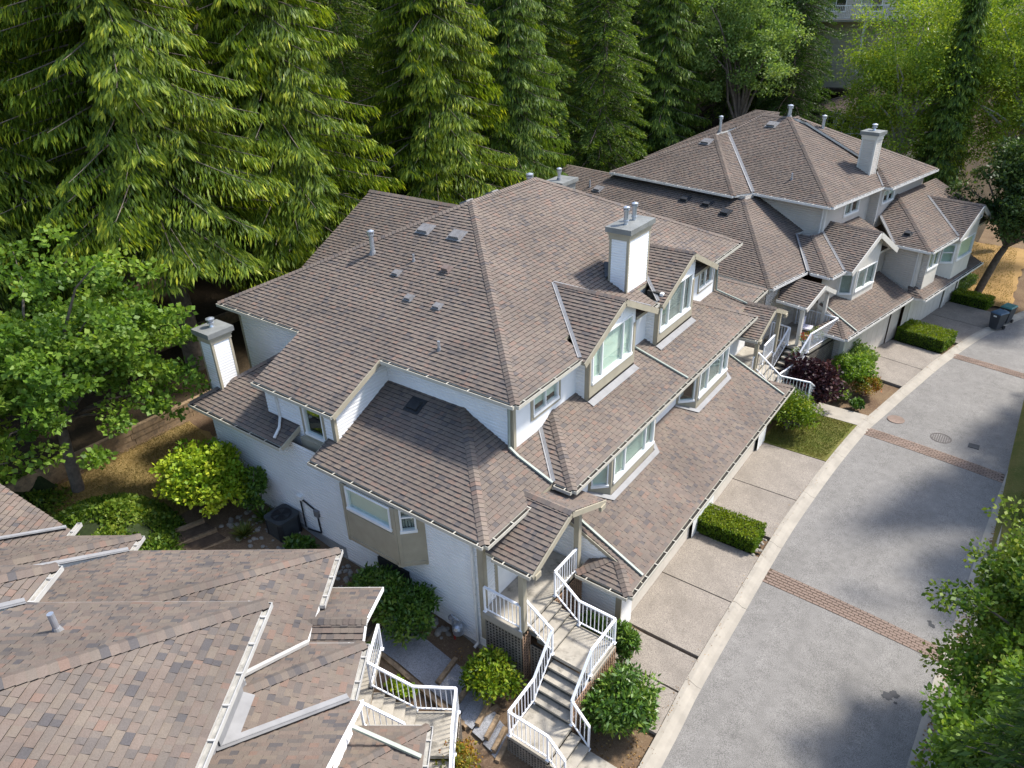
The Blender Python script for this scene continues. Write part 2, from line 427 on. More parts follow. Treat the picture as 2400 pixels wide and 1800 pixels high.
    def finish(s):
        # nearest full shingles become objects of their own, the rest are one part
        def dist(c): return (s.M @ c[0]-CAM).length
        s.cand.sort(key=dist)
        cache = {}
        org = ORG[s.root.name]
        for i, (p, e, sl_, n, wi, th, cq) in enumerate(s.cand):
            h = .032 if th else .02
            if i < s.nind:
                key = (wi, th, cq)
                if key not in cache:
                    mb = MB(); wd = WID[wi]
                    s.tab([(0, 0), (wd, 0), (wd, EXPO), (0, EXPO)], Vector((0, 0, 0)), Vector((1, 0, 0)), Vector((0, 1, 0)), Vector((0, 0, 1)), 0, h, max(cq, 1e-3), mb)
                    me = bpy.data.meshes.new('shingle')
                    me.from_pydata(mb.v, [], mb.f); me.materials.append(MATS[s.shmat]); me.materials.append(MATS['shingle_edge'])
                    me.polygons.foreach_set('material_index', mb.m)
                    a = me.attributes.new('col', 'FLOAT', 'FACE'); a.data.foreach_set('value', mb.c); me.update(); cache[key] = me
                m4 = Matrix((e, sl_, n)).transposed().to_4x4(); m4.translation = p-org
                link_mesh('shingle', cache[key], s.root, m4)
            else:
                wd = WID[wi]; s.tab([(0, 0), (wd, 0), (wd, EXPO), (0, EXPO)], p, e, sl_, n, 0, h, cq)
        if s.sh.f: s.sh.build('shingle_field', None, s.root, kind='stuff', mats=[s.shmat, 'shingle_edge'])
        if s.deck.f: s.deck.build('roof_deck', None, s.root, mats=[s.trim, 'shingle_edge'])
        s.capc.sort(key=lambda c: (s.M @ c[0][1]-CAM).length)
        rest = MB()
        for i, (pp, up, c) in enumerate(s.capc):
            mb = MB() if i < 60 and s.nind else rest
            mb.poly([pp[0], pp[1], pp[4], pp[5]], c+.001); mb.poly([pp[1], pp[2], pp[3], pp[4]], c+.001)
            b0 = [q-up*.02 for q in pp[:3]]
            for i0, i1 in ((0, 5), (2, 3)): mb.poly([pp[i0], pp[i1], pp[i1]-up*.045, pp[i0]-up*.045], c, 1)
            mb.poly([b0[0], b0[1], pp[1], pp[0]], c, 1); mb.poly([b0[1], b0[2], pp[2], pp[1]], c, 1)
            if mb is not rest: mb.build('ridge_cap', None, s.root, mats=[s.shmat, 'shingle_edge'])
        if rest.f: rest.build('ridge_cap_field', None, s.root, kind='stuff', mats=[s.shmat, 'shingle_edge'])
        for mb in s.vals: mb.build('valley_flashing', 'flashing', s.root)
        for i in range(0, len(s.trimmb.v), 8):
            mb = MB(); mb.hexa(s.trimmb.v[i:i+8]); mb.build('trim_board', s.trim, s.root)
    # ---- gutters, pipes, vents
    def gutter(s, a, b, outd, mat=None, step=.78, wid=.13):
        mat = mat or s.gutmat
        a, b, outd = Vector(a), Vector(b), Vector(outd).normalized(); d = (b-a).normalized(); L = (b-a).length
        z = Vector((0, 0, 1)); mb = MB(); w_ = wid; dp = .10
        o0 = a+z*.0; o1 = b+z*.0
        def strip(off_in, off_out, z0, z1):
            p = [o0+outd*off_in+z*z0, o1+outd*off_in+z*z0, o1+outd*off_out+z*z0, o0+outd*off_out+z*z0]
            q = [o0+outd*off_in+z*z1, o1+outd*off_in+z*z1, o1+outd*off_out+z*z1, o0+outd*off_out+z*z1]
            mb.hexa(p+q)
        strip(.005, .012, -dp, 0); strip(.005, w_, -dp-.01, -dp); strip(w_-.008, w_, -dp, -.004); strip(w_-.012, w_+.006, -.008, .004)
        for q in (o0, o1):
            mb.hexa([q+outd*.005-d*.006-z*dp, q+outd*w_-d*.006-z*dp, q+outd*w_+d*.006-z*dp, q+outd*.005+d*.006-z*dp,
                     q+outd*.005-d*.006, q+outd*w_-d*.006, q+outd*w_+d*.006, q+outd*.005+d*.006])
        t = .35
        while t < L:
            c = a+d*t; mb.beam(c+outd*.0+z*.004, c+outd*(w_+.01)+z*.004, .032, .01); t += step
        g = mb.build('gutter', mat, s.root)
        db = MB(); db.poly([o0+outd*.015-z*.035, o1+outd*.015-z*.035, o1+outd*(w_-.012)-z*.04, o0+outd*(w_-.012)-z*.04])
        db.build('debris', s.debris, g); return g
    def downspout(s, pts, mat='gutter', w_=.075, name='downspout'):
        mb = MB()
        for i in range(len(pts)-1): mb.beam(pts[i], pts[i+1], w_, w_*.75)
        return mb.build(name, mat, s.root)
    def vent_pipe(s, p, h, r=.05, big=False):
        mb = MB(); p = Vector(p); mb.tube(p-Vector((0, 0, .1)), p+Vector((0, 0, h)), r, 12)
        if big:
            mb.tube(p+Vector((0, 0, h-.06)), p+Vector((0, 0, h+.02)), r*1.5, 12); mb.tube(p+Vector((0, 0, h+.05)), p+Vector((0, 0, h+.11)), r*1.6, 12)
            mb.tube(p+Vector((0, 0, h+.11)), p+Vector((0, 0, h+.15)), r*1.6, 12, r*.5)
        o = mb.build('vent_pipe', 'galv', s.root, smooth=False)
        fl = MB(); fl.tube(p-Vector((0, 0, .05)), p+Vector((0, 0, .1)), r*1.9, 12, r*1.15); fl.build('pipe_flashing', 'flashing', o); return o
    def roof_vent(s, p, n, size, mat='vent_grey', tall=.12):
        p, n = Vector(p), Vector(n); e = Vector((0, 0, 1)).cross(n).normalized(); u = n.cross(e); a, b = size
        mb = MB()
        def pt(x, y, z): return p+e*x+u*y+n*z
        mb.hexa([pt(-a, -b, 0), pt(a, -b, 0), pt(a, b, 0), pt(-a, b, 0), pt(-a*.95, -b*.95, tall), pt(a*.95, -b*.95, tall), pt(a*.8, b*.7, tall*.9), pt(-a*.8, b*.7, tall*.9)])
        o = mb.build('roof_vent', mat, s.root)
        fl = MB(); fl.hexa([pt(-a*1.35, -b*1.4, 0), pt(a*1.35, -b*1.4, 0), pt(a*1.35, b*1.4, 0), pt(-a*1.35, b*1.4, 0), pt(-a*1.35, -b*1.4, .046), pt(a*1.35, -b*1.4, .046), pt(a*1.35, b*1.4, .042), pt(-a*1.35, b*1.4, .042)])
        fl.build('vent_flange', mat, o); return o
    # ---- walls: basis (o,e,n) with u along e, z up
    def wall(s, fr, P, holes=(), mat=None, lap=.115, name='wall'):
        o, e, n = fr; mat = mat or s.wallmat; mb = MB()
        def p3(u, z, off): return Vector((o[0]+e[0]*u+n[0]*off, o[1]+e[1]*u+n[1]*off, z))
        z0, z1 = min(p[1] for p in P), max(p[1] for p in P); z = z0
        lp = lap or (z1-z0)
        while z < z1-1e-6:
            row = halfclip(halfclip(P, 0, -1, -z), 0, 1, z+lp)
            pcs = [row] if len(row) >= 3 else []
            for (a, b, c, d) in holes:
                nx = []
                for q in pcs:
                    if max(k[1] for k in q) <= c or min(k[1] for k in q) >= d: nx.append(q); continue
                    mid = halfclip(halfclip(q, 0, -1, -c), 0, 1, d)
                    lo = halfclip(q, 0, 1, c); hi = halfclip(q, 0, -1, -d)
                    for r in (lo, hi):
                        if len(r) >= 3 and area2(r) > 1e-5: nx.append(r)
                    if len(mid) >= 3:
                        for r in (halfclip(mid, 1, 0, a), halfclip(mid, -1, 0, -b)):
                            if len(r) >= 3 and area2(r) > 1e-5: nx.append(r)
                pcs = nx
            for q in pcs:
                if lap:
                    for za, zb_, o0, o1 in ((z, z+lp*.66, .026, .026), (z+lp*.66, z+lp*.86, .026, .002), (z+lp*.86, z+lp, .002, .002)):
                        sub = halfclip(halfclip(q, 0, -1, -za), 0, 1, zb_)
                        if len(sub) >= 3: mb.poly([p3(k[0], k[1], o0+(o1-o0)*(k[1]-za)/(zb_-za)) for k in sub])
                    for i in range(len(q)):
                        a, b = q[i], q[(i+1) % len(q)]
                        if abs(a[1]-z) < 1e-5 and abs(b[1]-z) < 1e-5: mb.poly([p3(a[0], z, 0), p3(b[0], z, 0), p3(b[0], z, .026), p3(a[0], z, .026)])
                else: mb.poly([p3(k[0], k[1], 0) for k in q])
            z += lp
        return mb.build(name, mat, s.root)
    def board(s, fr, u0, u1, z0, z1, off=.03, inn=-.02):
        o, e, n = fr
        def p3(u, z, f): return (o[0]+e[0]*u+n[0]*f, o[1]+e[1]*u+n[1]*f, z)
        s.trimmb.hexa([p3(u0, z0, inn), p3(u1, z0, inn), p3(u1, z0, off), p3(u0, z0, off), p3(u0, z1, inn), p3(u1, z1, inn), p3(u1, z1, off), p3(u0, z1, off)])
    def window(s, fr, u0, u1, z0, z1, div=(), hdiv=None, blind='blind', casing=0., frame='white_trim', poly=None, closed=1.0, bulk=.055):
        o, e, n = fr
        def p3(u, z, f): return (o[0]+e[0]*u+n[0]*f, o[1]+e[1]*u+n[1]*f, z)
        def bx(mb, a, b, c, d, f0, f1): mb.hexa([p3(a, c, f0), p3(b, c, f0), p3(b, c, f1), p3(a, c, f1), p3(a, d, f0), p3(b, d, f0), p3(b, d, f1), p3(a, d, f1)])
        fb = MB(); t = bulk
        bx(fb, u0, u0+t, z0, z1, -.1, .03); bx(fb, u1-t, u1, z0, z1, -.1, .03); bx(fb, u0+t, u1-t, z1-t, z1, -.1, .03); bx(fb, u0-.02, u1+.02, z0-.035, z0+t, -.1, .055)
        us = [u0+t]+[u0+(u1-u0)*k for k in div]+[u1-t]
        for k in div: bx(fb, u0+(u1-u0)*k-.025, u0+(u1-u0)*k+.025, z0+t, z1-t, -.08, .015)
        wn = fb.build('window', frame, s.root)
        zs = [z0+t, z1-t]
        if hdiv:
            hb = MB(); zz = z0+(z1-z0)*hdiv; bx(hb, u0+t, u1-t, zz-.025, zz+.025, -.07, .01); hb.build('window_rail', frame, wn); zs = [z0+t, zz, z1-t]
        for i in range(len(us)-1):
            for j in range(len(zs)-1):
                pb = MB(); pb.poly([p3(us[i], zs[j], -.04), p3(us[i+1], zs[j], -.04), p3(us[i+1], zs[j+1], -.04), p3(us[i], zs[j+1], -.04)]); pb.build('pane', 'glass', wn)
        rb = MB(); bx(rb, u0+.001, u1-.001, z0+.001, z1-.001, -.6, -.59)
        for a, b, c, d in ((u0, u0+.01, z0, z1), (u1-.01, u1, z0, z1)): bx(rb, a, b, c, d, -.59, -.1)
        bx(rb, u0, u1, z0, z0+.01, -.59, -.1); bx(rb, u0, u1, z1-.01, z1, -.59, -.1)
        rb.build('window_recess', 'room_dark', wn)
        if blind == 'blind':
            bb = MB(); z = z1-t-.02
            while z > z0+t+(1-closed)*(z1-z0):
                bb.hexa([p3(u0+t, z-.034, -.095), p3(u1-t, z-.034, -.095), p3(u1-t, z-.031, -.095), p3(u0+t, z-.031, -.095),
                         p3(u0+t, z, -.11), p3(u1-t, z, -.11), p3(u1-t, z+.003, -.11), p3(u0+t, z+.003, -.11)]); z -= .042
            bb.build('blind', 'blind', wn)
        elif blind in ('curtain', 'vertical'):
            bb = MB(); u = u0+t
            uend = u0+t+(u1-u0-2*t)*closed
            while u < uend:
                bb.hexa([p3(u, z0+t, -.16), p3(u+.07, z0+t, -.13), p3(u+.072, z0+t, -.132), p3(u+.002, z0+t, -.162), p3(u, z1-t, -.16), p3(u+.07, z1-t, -.13), p3(u+.072, z1-t, -.132), p3(u+.002, z1-t, -.162)]); u += .085
            bb.build('curtain', 'blind' if blind == 'vertical' else 'curtain', wn)
        if casing:
            c = casing
            s.board(fr, u0-c, u0, z0-c, z1+c*.6); s.board(fr, u1, u1+c, z0-c, z1+c*.6); s.board(fr, u0, u1, z1, z1+c*.6); s.board(fr, u0, u1, z0-c-.02, z0-.035)
        return wn
    def chimney(s, x0, x1, y0, y1, zb, zt, pipes, wallm, bd=.085, cap=.12):
        base = MB(); base.box(x0+.03, x1-.03, y0+.03, y1-.03, zb, zt)
        ch = base.build('chimney', wallm, s.root)
        for fr, a, b in ((((0, y0), (1, 0), (0, -1)), x0, x1), (((x1, 0), (0, 1), (1, 0)), y0, y1), (((0, y1), (-1, 0), (0, 1)), -x1, -x0), (((x0, 0), (0, -1), (-1, 0)), -y1, -y0)):
            o, e, n = fr; mb = MB()
            def p3(u, z, f): return (o[0]+e[0]*u+n[0]*f, o[1]+e[1]*u+n[1]*f, z)
            z = zb
            while z < zt-.05:
                zz = min(z+.1, zt); zm = z+(zz-z)*.68; mb.poly([p3(a+bd, z, -.005), p3(b-bd, z, -.005), p3(b-bd, zm, -.005), p3(a+bd, zm, -.005)]); mb.poly([p3(a+bd, zm, -.005), p3(b-bd, zm, -.005), p3(b-bd, zz, -.03), p3(a+bd, zz, -.03)]); mb.poly([p3(a+bd, z, -.03), p3(b-bd, z, -.03), p3(b-bd, z, -.005), p3(a+bd, z, -.005)]); z += .1
            mb.build('chimney_siding', wallm, ch)
            for u in (a, b-bd):
                tb = MB(); tb.hexa([p3(u, zb, -.04), p3(u+bd, zb, -.04), p3(u+bd, zb, .004), p3(u, zb, .004), p3(u, zt, -.04), p3(u+bd, zt, -.04), p3(u+bd, zt, .004), p3(u, zt, .004)])
                tb.build('corner_board', s.trim, ch)
        tr = MB(); tr.box(x0-.025, x1+.025, y0-.025, y1+.025, zt, zt+.15); tr.box(x0-.055, x1+.055, y0-.055, y1+.055, zt+.15, zt+.24); tr.build('chimney_trim', s.trim, ch)
        cp = MB(); cp.box(x0-cap, x1+cap, y0-cap, y1+cap, zt+.24, zt+.42); xm, ym = (x0+x1)/2, (y0+y1)/2
        t_ = zt+.42
        c4 = [(x0-cap, y0-cap, t_), (x1+cap, y0-cap, t_), (x1+cap, y1+cap, t_), (x0-cap, y1+cap, t_)]
        for i in range(4): cp.poly([c4[i], c4[(i+1) % 4], (xm, ym, t_+.035)])
        cp.build('chimney_cap', 'grey_cap', ch)
        for (px, py, ph, kind) in pipes:
            pb = MB(); b = (px, py, t_)
            if kind == 'tall': pb.lathe(b, [(.075, 0), (.075, .12), (.10, .12), (.10, .17), (.082, .17), (.082, ph-.12), (.115, ph-.12), (.115, ph-.08), (.09, ph-.08), (.12, ph-.05), (.12, ph), (.05, ph+.03)], 14)
            else: pb.lathe(b, [(.10, 0), (.07, .1), (.07, .14), (.13, .17), (.13, .20), (.08, .22), (.08, .26), (.15, .29), (.15, .33), (.05, .37)], 14)
            pb.build('flue_pipe', 'galv', ch)
        return ch

# ================================================================ GROUND
def gz(x, y):
    xs = [-400, -110, -60, -38, -32.31, -32.3, -27.21, -27.2, -18, -16, -11.3, -10, -8.9, -7, 400]
    zs = [34, 15, 7, 3.7, 3.2, 2.6, 2.35, 1.62, 1.35, 1.0, .68, .36, .25, 0, 0]
    z = float(np.interp(x, xs, zs))
    hy = max(0., min(1., (y-52)/22.))*max(0., min(1., (-3-x)/7.))
    return z + hy*7.0
def sstep(a, b, x): t = max(0., min(1., (x-a)/(b-a))); return t*t*(3-2*t)
xs = sorted(set([-400, -250, -160, -110, -85, -70]+[float(v) for v in np.arange(-60, 13, 1.0)]+[-38, -32.31, -32.29, -27.215, -27.195, -11.3, -8.9, 1.75, 2.2, 16, 24, 40, 80, 200, 400]))
ys = sorted(set([-400, -200, -80, -40, -20]+[float(v) for v in np.arange(-10, 80, 1.5)]+[90, 120, 200, 400]))
gm = MB()
for y in ys:
    for x in xs:
        z = gz(x, y)-.13*sstep(-7.2, -6.6, x)
        if x > 1.9: z = .06+.22*min(x-1.9, 6)+.05*max(0, min(x-8, 60))
        gm.v.append((x, y, z))
nx = len(xs)
for j in range(len(ys)-1):
    for i in range(nx-1):
        gm.f.append((j*nx+i, j*nx+i+1, (j+1)*nx+i+1, (j+1)*nx+i)); gm.c.append(0.)
        cx, cy = (xs[i]+xs[i+1])/2, (ys[j]+ys[j+1])/2
        gm.m.append(1 if cx < -27.2 or (cy > 50 and cx < -3) or cx > 10 else (2 if cx > 1.75 else 0))
struct(gm.build('ground', None, mats=['soil', 'forest_floor', 'lawn']))

def smooth_path(P, step=.4):
    P = [np.array(p, float) for p in P]; o = []
    for i in range(len(P)-1):
        a, b, c, d = P[max(i-1, 0)], P[i], P[i+1], P[min(i+2, len(P)-1)]
        n = max(2, int(np.linalg.norm(c-b)/step))
        for k in range(n):
            t = k/n; o.append(.5*((2*b)+(-a+c)*t+(2*a-5*b+4*c-d)*t*t+(-a+3*b-3*c+d)*t**3))
    o.append(P[-1]); return o
CURB_L = smooth_path([(-4.3, -30), (-4.35, 0), (-4.48, 10.8), (-4.6, 14), (-4.62, 18), (-4.62, 21.1), (-4.55, 23.5), (-4.33, 27.2), (-4.0, 30.6), (-3.62, 32.7), (-3.0, 36.0), (-2.1, 40.3), (-.6, 45.6), (2.2, 52), (6, 58), (14, 66)])
CURB_R = smooth_path([(.3, -30), (.6, 0), (.95, 10), (1.14, 17.3), (1.33, 21.2), (1.6, 27.3), (2.05, 33), (3.0, 38), (5.0, 43), (9, 48), (16, 54)])
def offs(path, d):
    o = []
    for i, p in enumerate(path):
        a, b = path[max(i-1, 0)], path[min(i+1, len(path)-1)]; t = (b-a)/np.linalg.norm(b-a); o.append(p+np.array((t[1], -t[0]))*d)
    return o
def xat(path, y):
    for i in range(len(path)-1):
        if path[i][1] <= y <= path[i+1][1]:
            t = (y-path[i][1])/(path[i+1][1]-path[i][1]); return path[i][0]+(path[i+1][0]-path[i][0])*t
    return path[-1][0]
# road
rd = MB(); L, Rr = offs(CURB_L, .44), offs(CURB_R, 0)
yy = [float(v) for v in np.arange(-30, 54, .8)]
for i in range(len(yy)-1):
    a, b = yy[i], yy[i+1]; cols = 5
    for k in range(cols):
        q = []
        for (y, kk) in ((a, k), (a, k+1), (b, k+1), (b, k)):
            x0, x1 = xat(L, y), xat(Rr, y); t = kk/cols; q.append((x0+(x1-x0)*t, y, -.10+.04*math.sin(math.pi*t)))
        rd.poly(q)
road = struct(rd.build('road', 'asphalt'))
def kerb(name, path, prof, mat, ya, yb, seg=3.35, start=0.):
    top = struct_root = None
    acc = 0.; piece = []; first = None
    pts = [p for p in path if ya <= p[1] <= yb]
    groups = []; cur = [pts[0]]; d = start
    for i in range(1, len(pts)):
        d += np.linalg.norm(pts[i]-pts[i-1]); cur.append(pts[i])
        if d >= seg: groups.append(cur); cur = [pts[i]]; d = 0.
    if len(cur) > 1: groups.append(cur)
    root = bpy.data.objects.new(name, None); COL.objects.link(root); root['kind'] = 'structure'; root.location = (pts[0][0], pts[0][1], 0); reg(root, Vector(root.location))
    for g in groups:
        mb = MB(); rings = []
        g = [q.copy() for q in g]
        g[0] = g[0]+(g[1]-g[0])/np.linalg.norm(g[1]-g[0])*.007; g[-1] = g[-1]+(g[-2]-g[-1])/np.linalg.norm(g[-2]-g[-1])*.007
        for i, p in enumerate(g):
            a, b = g[max(i-1, 0)], g[min(i+1, len(g)-1)]; t = (b-a)/np.linalg.norm(b-a); nrm = np.array((t[1], -t[0]))
            rings.append([(p[0]+nrm[0]*o, p[1]+nrm[1]*o, z) for o, z in prof])
        for r0, r1 in zip(rings, rings[1:]):
            for k in range(len(prof)): j = (k+1) % len(prof); mb.poly([r0[k], r0[j], r1[j], r1[k]])
        mb.poly(list(reversed(rings[0]))); mb.poly(rings[-1])
        mb.build('kerb_segment', mat, root)
    return root
kerb('kerb_house_side', CURB_L, [(0, -.3), (0, .005), (.14, .012), (.24, -.04), (.32, -.085), (.47, -.092), (.47, -.3)], 'concrete', -2, 56, start=2.0)
kerb('kerb_bank_side', CURB_R, [(-.03, -.3), (-.03, -.088), (.36, -.10), (.40, .05), (.55, .06), (.55, -.3)], 'concrete', -2, 52, start=1.0)
# brick bands across the road
def band(yl0, yl1, yr0, yr1, rows, cols, single_objs, name):
    x0, x1 = xat(L, yl0)+.01, xat(Rr, yr0)-.02
    root = bpy.data.objects.new(name, None); COL.objects.link(root); root['kind'] = 'structure'; root.location = ((x0+x1)/2, (yl0+yr0)/2, -.09); reg(root, Vector(root.location))
    bed = MB(); rest = MB()
    def pt(s_, t): 
        x = x0+(x1-x0)*s_; y = (yl0+(yr0-yl0)*s_)*(1-t)+(yl1+(yr1-yl1)*s_)*t; return x, y, -.10+.04*math.sin(math.pi*s_)
    for k in range(24):
        a, b = k/24, (k+1)/24
        bed.poly([tuple(np.array(pt(*q))+np.array((0, 0, .004))) for q in ((a, 0), (b, 0), (b, 1), (a, 1))])
    bed.build('brick_bed', 'soil_dark', root)
    me = None
    L_ = (x1-x0)/cols; W_ = ((yl1-yl0)+(yr1-yr0))/2/rows
    bm_ = MB(); a, b = L_/2-.006, W_/2-.005
    bm_.hexa([(-a, -b, -.03), (a, -b, -.03), (a, b, -.03), (-a, b, -.03), (-a+.006, -b+.006, .016), (a-.006, -b+.006, .016), (a-.006, b-.006, .016), (-a+.006, b-.006, .016)])
    me = bpy.data.meshes.new('brick'); me.from_pydata(bm_.v, [], bm_.f); me.materials.append(MATS['brick_red']); me.update()
    ang = math.atan2((yr0-yl0), (x1-x0))
    for r_ in range(rows):
        for c_ in range(cols):
            s_ = (c_+.5+(.5 if r_ % 2 else 0))/cols
            if s_ > .995: continue
            p = pt(s_, (r_+.5)/rows); z = p[2]+random.uniform(-.004, .003)
            slope = .04*math.cos(math.pi*s_)*math.pi/(x1-x0)
            m4 = Matrix.Translation((p[0]-root.location[0], p[1]-root.location[1], z-root.location[2])) @ Matrix.Rotation(ang+random.uniform(-.02, .02), 4, 'Z') @ Matrix.Rotation(-math.atan(slope), 4, 'Y')
            if single_objs: link_mesh('brick', me, root, m4)
            else:
                i0 = len(rest.v); rest.v += [tuple((Matrix.Translation(root.location) @ m4) @ Vector(q)) for q in bm_.v]
                for f in bm_.f: rest.f.append(tuple(i0+k for k in f)); rest.c.append(0.); rest.m.append(0)
    if rest.f: rest.build('brick_field', 'brick_red', root, kind='stuff')
band(19.13, 19.89, 18.82, 19.42, 6, 26, True, 'brick_band')
band(30.37, 31.09, 29.67, 30.35, 6, 26, False, 'brick_band')
band(40.55, 41.19, 39.4, 40.05, 6, 26, False, 'brick_band')
# driveways, walk, lawn
def slab(poly, z, mat, name, parent, th=.12):
    mb = MB(); mb.prism(poly, z-th, z); return mb.build(name, mat, parent)
def structroot(name, loc, rot=0.):
    r_ = bpy.data.objects.new(name, None); COL.objects.link(r_); r_['kind'] = 'structure'
    c, s = math.cos(rot), math.sin(rot); r_.location = (c*loc[0]-s*loc[1], s*loc[0]+c*loc[1], loc[2]); r_.rotation_euler = (0, 0, rot); reg(r_, Vector(loc)); return r_
def kx(y): return xat(CURB_L, y)-.012
dw = structroot('driveway', (-6, 17, 0))
g = .012
for a, b in ((11.95, 13.46), (13.50, 14.84), (14.95, 17.55), (17.57, 20.1)):
    slab([(-7.3, a+g), (kx(a), a+g), (kx(b), b-g), (-7.3, b-g)], 0, 'aggregate', 'slab', dw)
dw = structroot('driveway', (-6, 24, 0))
for a, b in ((21.3, 23.95), (23.97, 27.2)):
    slab([(-7.3, a+g), (kx(a), a+g), (kx(b), b-g), (-7.3, b-g)], 0, 'aggregate', 'slab', dw)
wk = structroot('walkway', (-6, 31.4, 0)); slab([(-8.2, 30.85), (kx(30.85), 30.85), (kx(31.95), 31.95), (-8.2, 31.95)], 0, 'concrete', 'slab', wk)
struct(slab([(-7.05, 27.25), (kx(27.25), 27.25), (kx(29), 29), (kx(30.82), 30.82), (-7.05, 30.82)], -.005, 'lawn', 'lawn', None))
A2 = -R(12)
def w2(x, y): c, s = math.cos(A2), math.sin(A2); return (c*x-s*y, s*x+c*y)
def i2(x, y): c, s = math.cos(-A2), math.sin(-A2); return (c*x-s*y, s*x+c*y)
def curb2(yl):   # local x of kerb at local y
    best = min((i2(p[0], p[1]) for p in CURB_L), key=lambda q: abs(q[1]-yl)); return best[0]-.012
dw = structroot('driveway', (-12, 37, 0), A2)
for a, b in ((34.25, 36.7), (36.72, 39.15)):
    slab([(-13.3, a+g), (curb2(a), a+g), (curb2(b), b-g), (-13.3, b-g)], 0, 'aggregate', 'slab', dw)
dw = structroot('driveway', (-12, 43, 0), A2)
for a, b in ((41.15, 44.2), (44.22, 46.9)):
    slab([(-13.3, a+g), (curb2(a), a+g), (curb2(b), b-g), (-13.3, b-g)], 0, 'aggregate', 'slab', dw)
def sheet(name, pts, mat, dz=.006, z=None, step=None):
    mb = MB()
    mb.poly([(x, y, (gz(x, y) if z is None else z)+dz) for x, y in pts]); return struct(mb.build(name, mat))
def gsheet(name, x0, x1, y0, y1, mat, dz=.03, n=30, wob=.06):
    mb = MB(); rr = random.Random(5)
    xs_ = np.linspace(x0, x1, n); ys_ = np.linspace(y0, y1, n)
    for j in range(n):
        for i in range(n):
            x, y = xs_[i], ys_[j]
            if i in (0, n-1): x += rr.uniform(-wob, wob)
            if j in (0, n-1): y += rr.uniform(-wob, wob)
            mb.v.append((x, y, gz(x, y)+dz))
    for j in range(n-1):
        for i in range(n-1): mb.f.append((j*n+i, j*n+i+1, (j+1)*n+i+1, (j+1)*n+i)); mb.c.append(0.); mb.m.append(0)
    return struct(mb.build(name, mat))
gsheet('dry_lawn', -26.9, -21.6, 3.5, 12.8, 'dry_grass')
gsheet('leaf_litter_ground', -6.5, 0.2, 49.2, 62, 'litter_ground', .0, wob=.1)
# gravel path with timber edging
gp = MB()
for k in range(24):
    a, b = -12.6+k*.165, -12.6+(k+1)*.165
    gp.poly([(a, 9.3, gz(a, 9)+.03), (b, 9.3, gz(b, 9)+.03), (b, 10.4, gz(b, 9)+.03), (a, 10.4, gz(a, 9)+.03)])
struct(gp.build('gravel_path', 'gravel'))

# ================================================================ TOWNHOUSE BLOCK (middle)
P = .46
b1r = thing('townhouse_block', 'white-sided townhouse block with brown hip roofs and twin-flue chimney, beside the curved street', 'house', (-16, 21, 0))
B = Building(b1r, seed=3); B.gutmat = 'gutter_tan'
ZE, ZM, ZG = 7.5, 5.0, 2.5
def zy(y, y0, z0): return z0+P*(y-y0)
def my(x, y): return (x, y, ZE+P*(y-13.62))
P1 = (-16.94, 20.43, ZE+P*6.81); P2 = (-16.94, 24.6, ZE+P*6.81)
n1 = B.roof([my(-23.75, 13.62), my(-19.1, 13.62), my(-19.1, 11.5), my(-15.28, 11.5), my(-15.28, 13.62), my(-10.13, 13.62), P1])
ZN = ZE+P*.77
n2 = B.roof([(-10.13, 13.62, ZE), (-10.13, 17.3, ZE), (-10.9, 17.3, ZN), (-10.9, 20.75, ZN), (-10.13, 20.75, ZE), (-10.13, 22.2, ZE), (-10.9, 22.2, ZN), (-10.9, 25.65, ZN), (-10.13, 25.65, ZE), (-10.13, 30.36, ZE), P2, P1])
n3 = B.roof([(-10.13, 30.36, ZE), (-23.75, 30.36, ZE), P2]); n4 = B.roof([(-23.75, 30.36, ZE), (-23.75, 13.62, ZE), P1, P2])
B.cap((-10.13, 13.62, ZE), P1, n1, n2); B.cap((-23.75, 13.62, ZE), P1, n1, n4); B.cap(P1, P2, n2, n4); B.cap((-10.13, 30.36, ZE), P2, n2, n3)
# rear wing
rz = 9.75
m1 = B.roof([(-24.2, 17.9, 7.5), (-23.75, 17.9, 7.5), (-18.86, 22.2, rz), (-24.2, 22.2, rz)]); m2 = B.roof([(-24.2, 26.5, 7.5), (-23.75, 26.5, 7.5), (-18.86, 22.2, rz), (-24.2, 22.2, rz)])
B.cap((-24.2, 22.2, rz), (-18.86, 22.2, rz), m1, m2)
# D roof (side, main floor) and its street side
DT = (-12.37, 14.05, ZM+P*3.18)
d1 = B.roof([(-15.95, 10.87, ZM), (-9.19, 10.87, ZM), DT, (-15.95, 14.05, DT[2])]); d2 = B.roof([(-9.19, 10.87, ZM), (-9.19, 14.07, ZM), (-10.57, 15.45, ZM+P*1.38), (-10.57, 14.06, ZM+P*1.38), DT])
B.cap((-9.19, 10.87, ZM), DT, d1, d2)
# left lower roof
l1 = B.roof([(-22.3, 10.87, ZM), (-17.3, 10.87, ZM), (-17.3, 11.72, zy(11.72, 10.87, ZM)), (-18.85, 11.72, zy(11.72, 10.87, ZM)), (-18.85, 14.06, zy(14.06, 10.87, ZM)), (-20.2, 14.06, zy(14.06, 10.87, ZM))])
l2 = B.roof([(-22.3, 10.87, ZM), (-20.2, 14.06, zy(14.06, 10.87, ZM)), (-22.3, 14.06, ZM)])
B.cap((-22.3, 10.87, ZM), (-20.2, 14.06, zy(14.06, 10.87, ZM)), l1, l2)
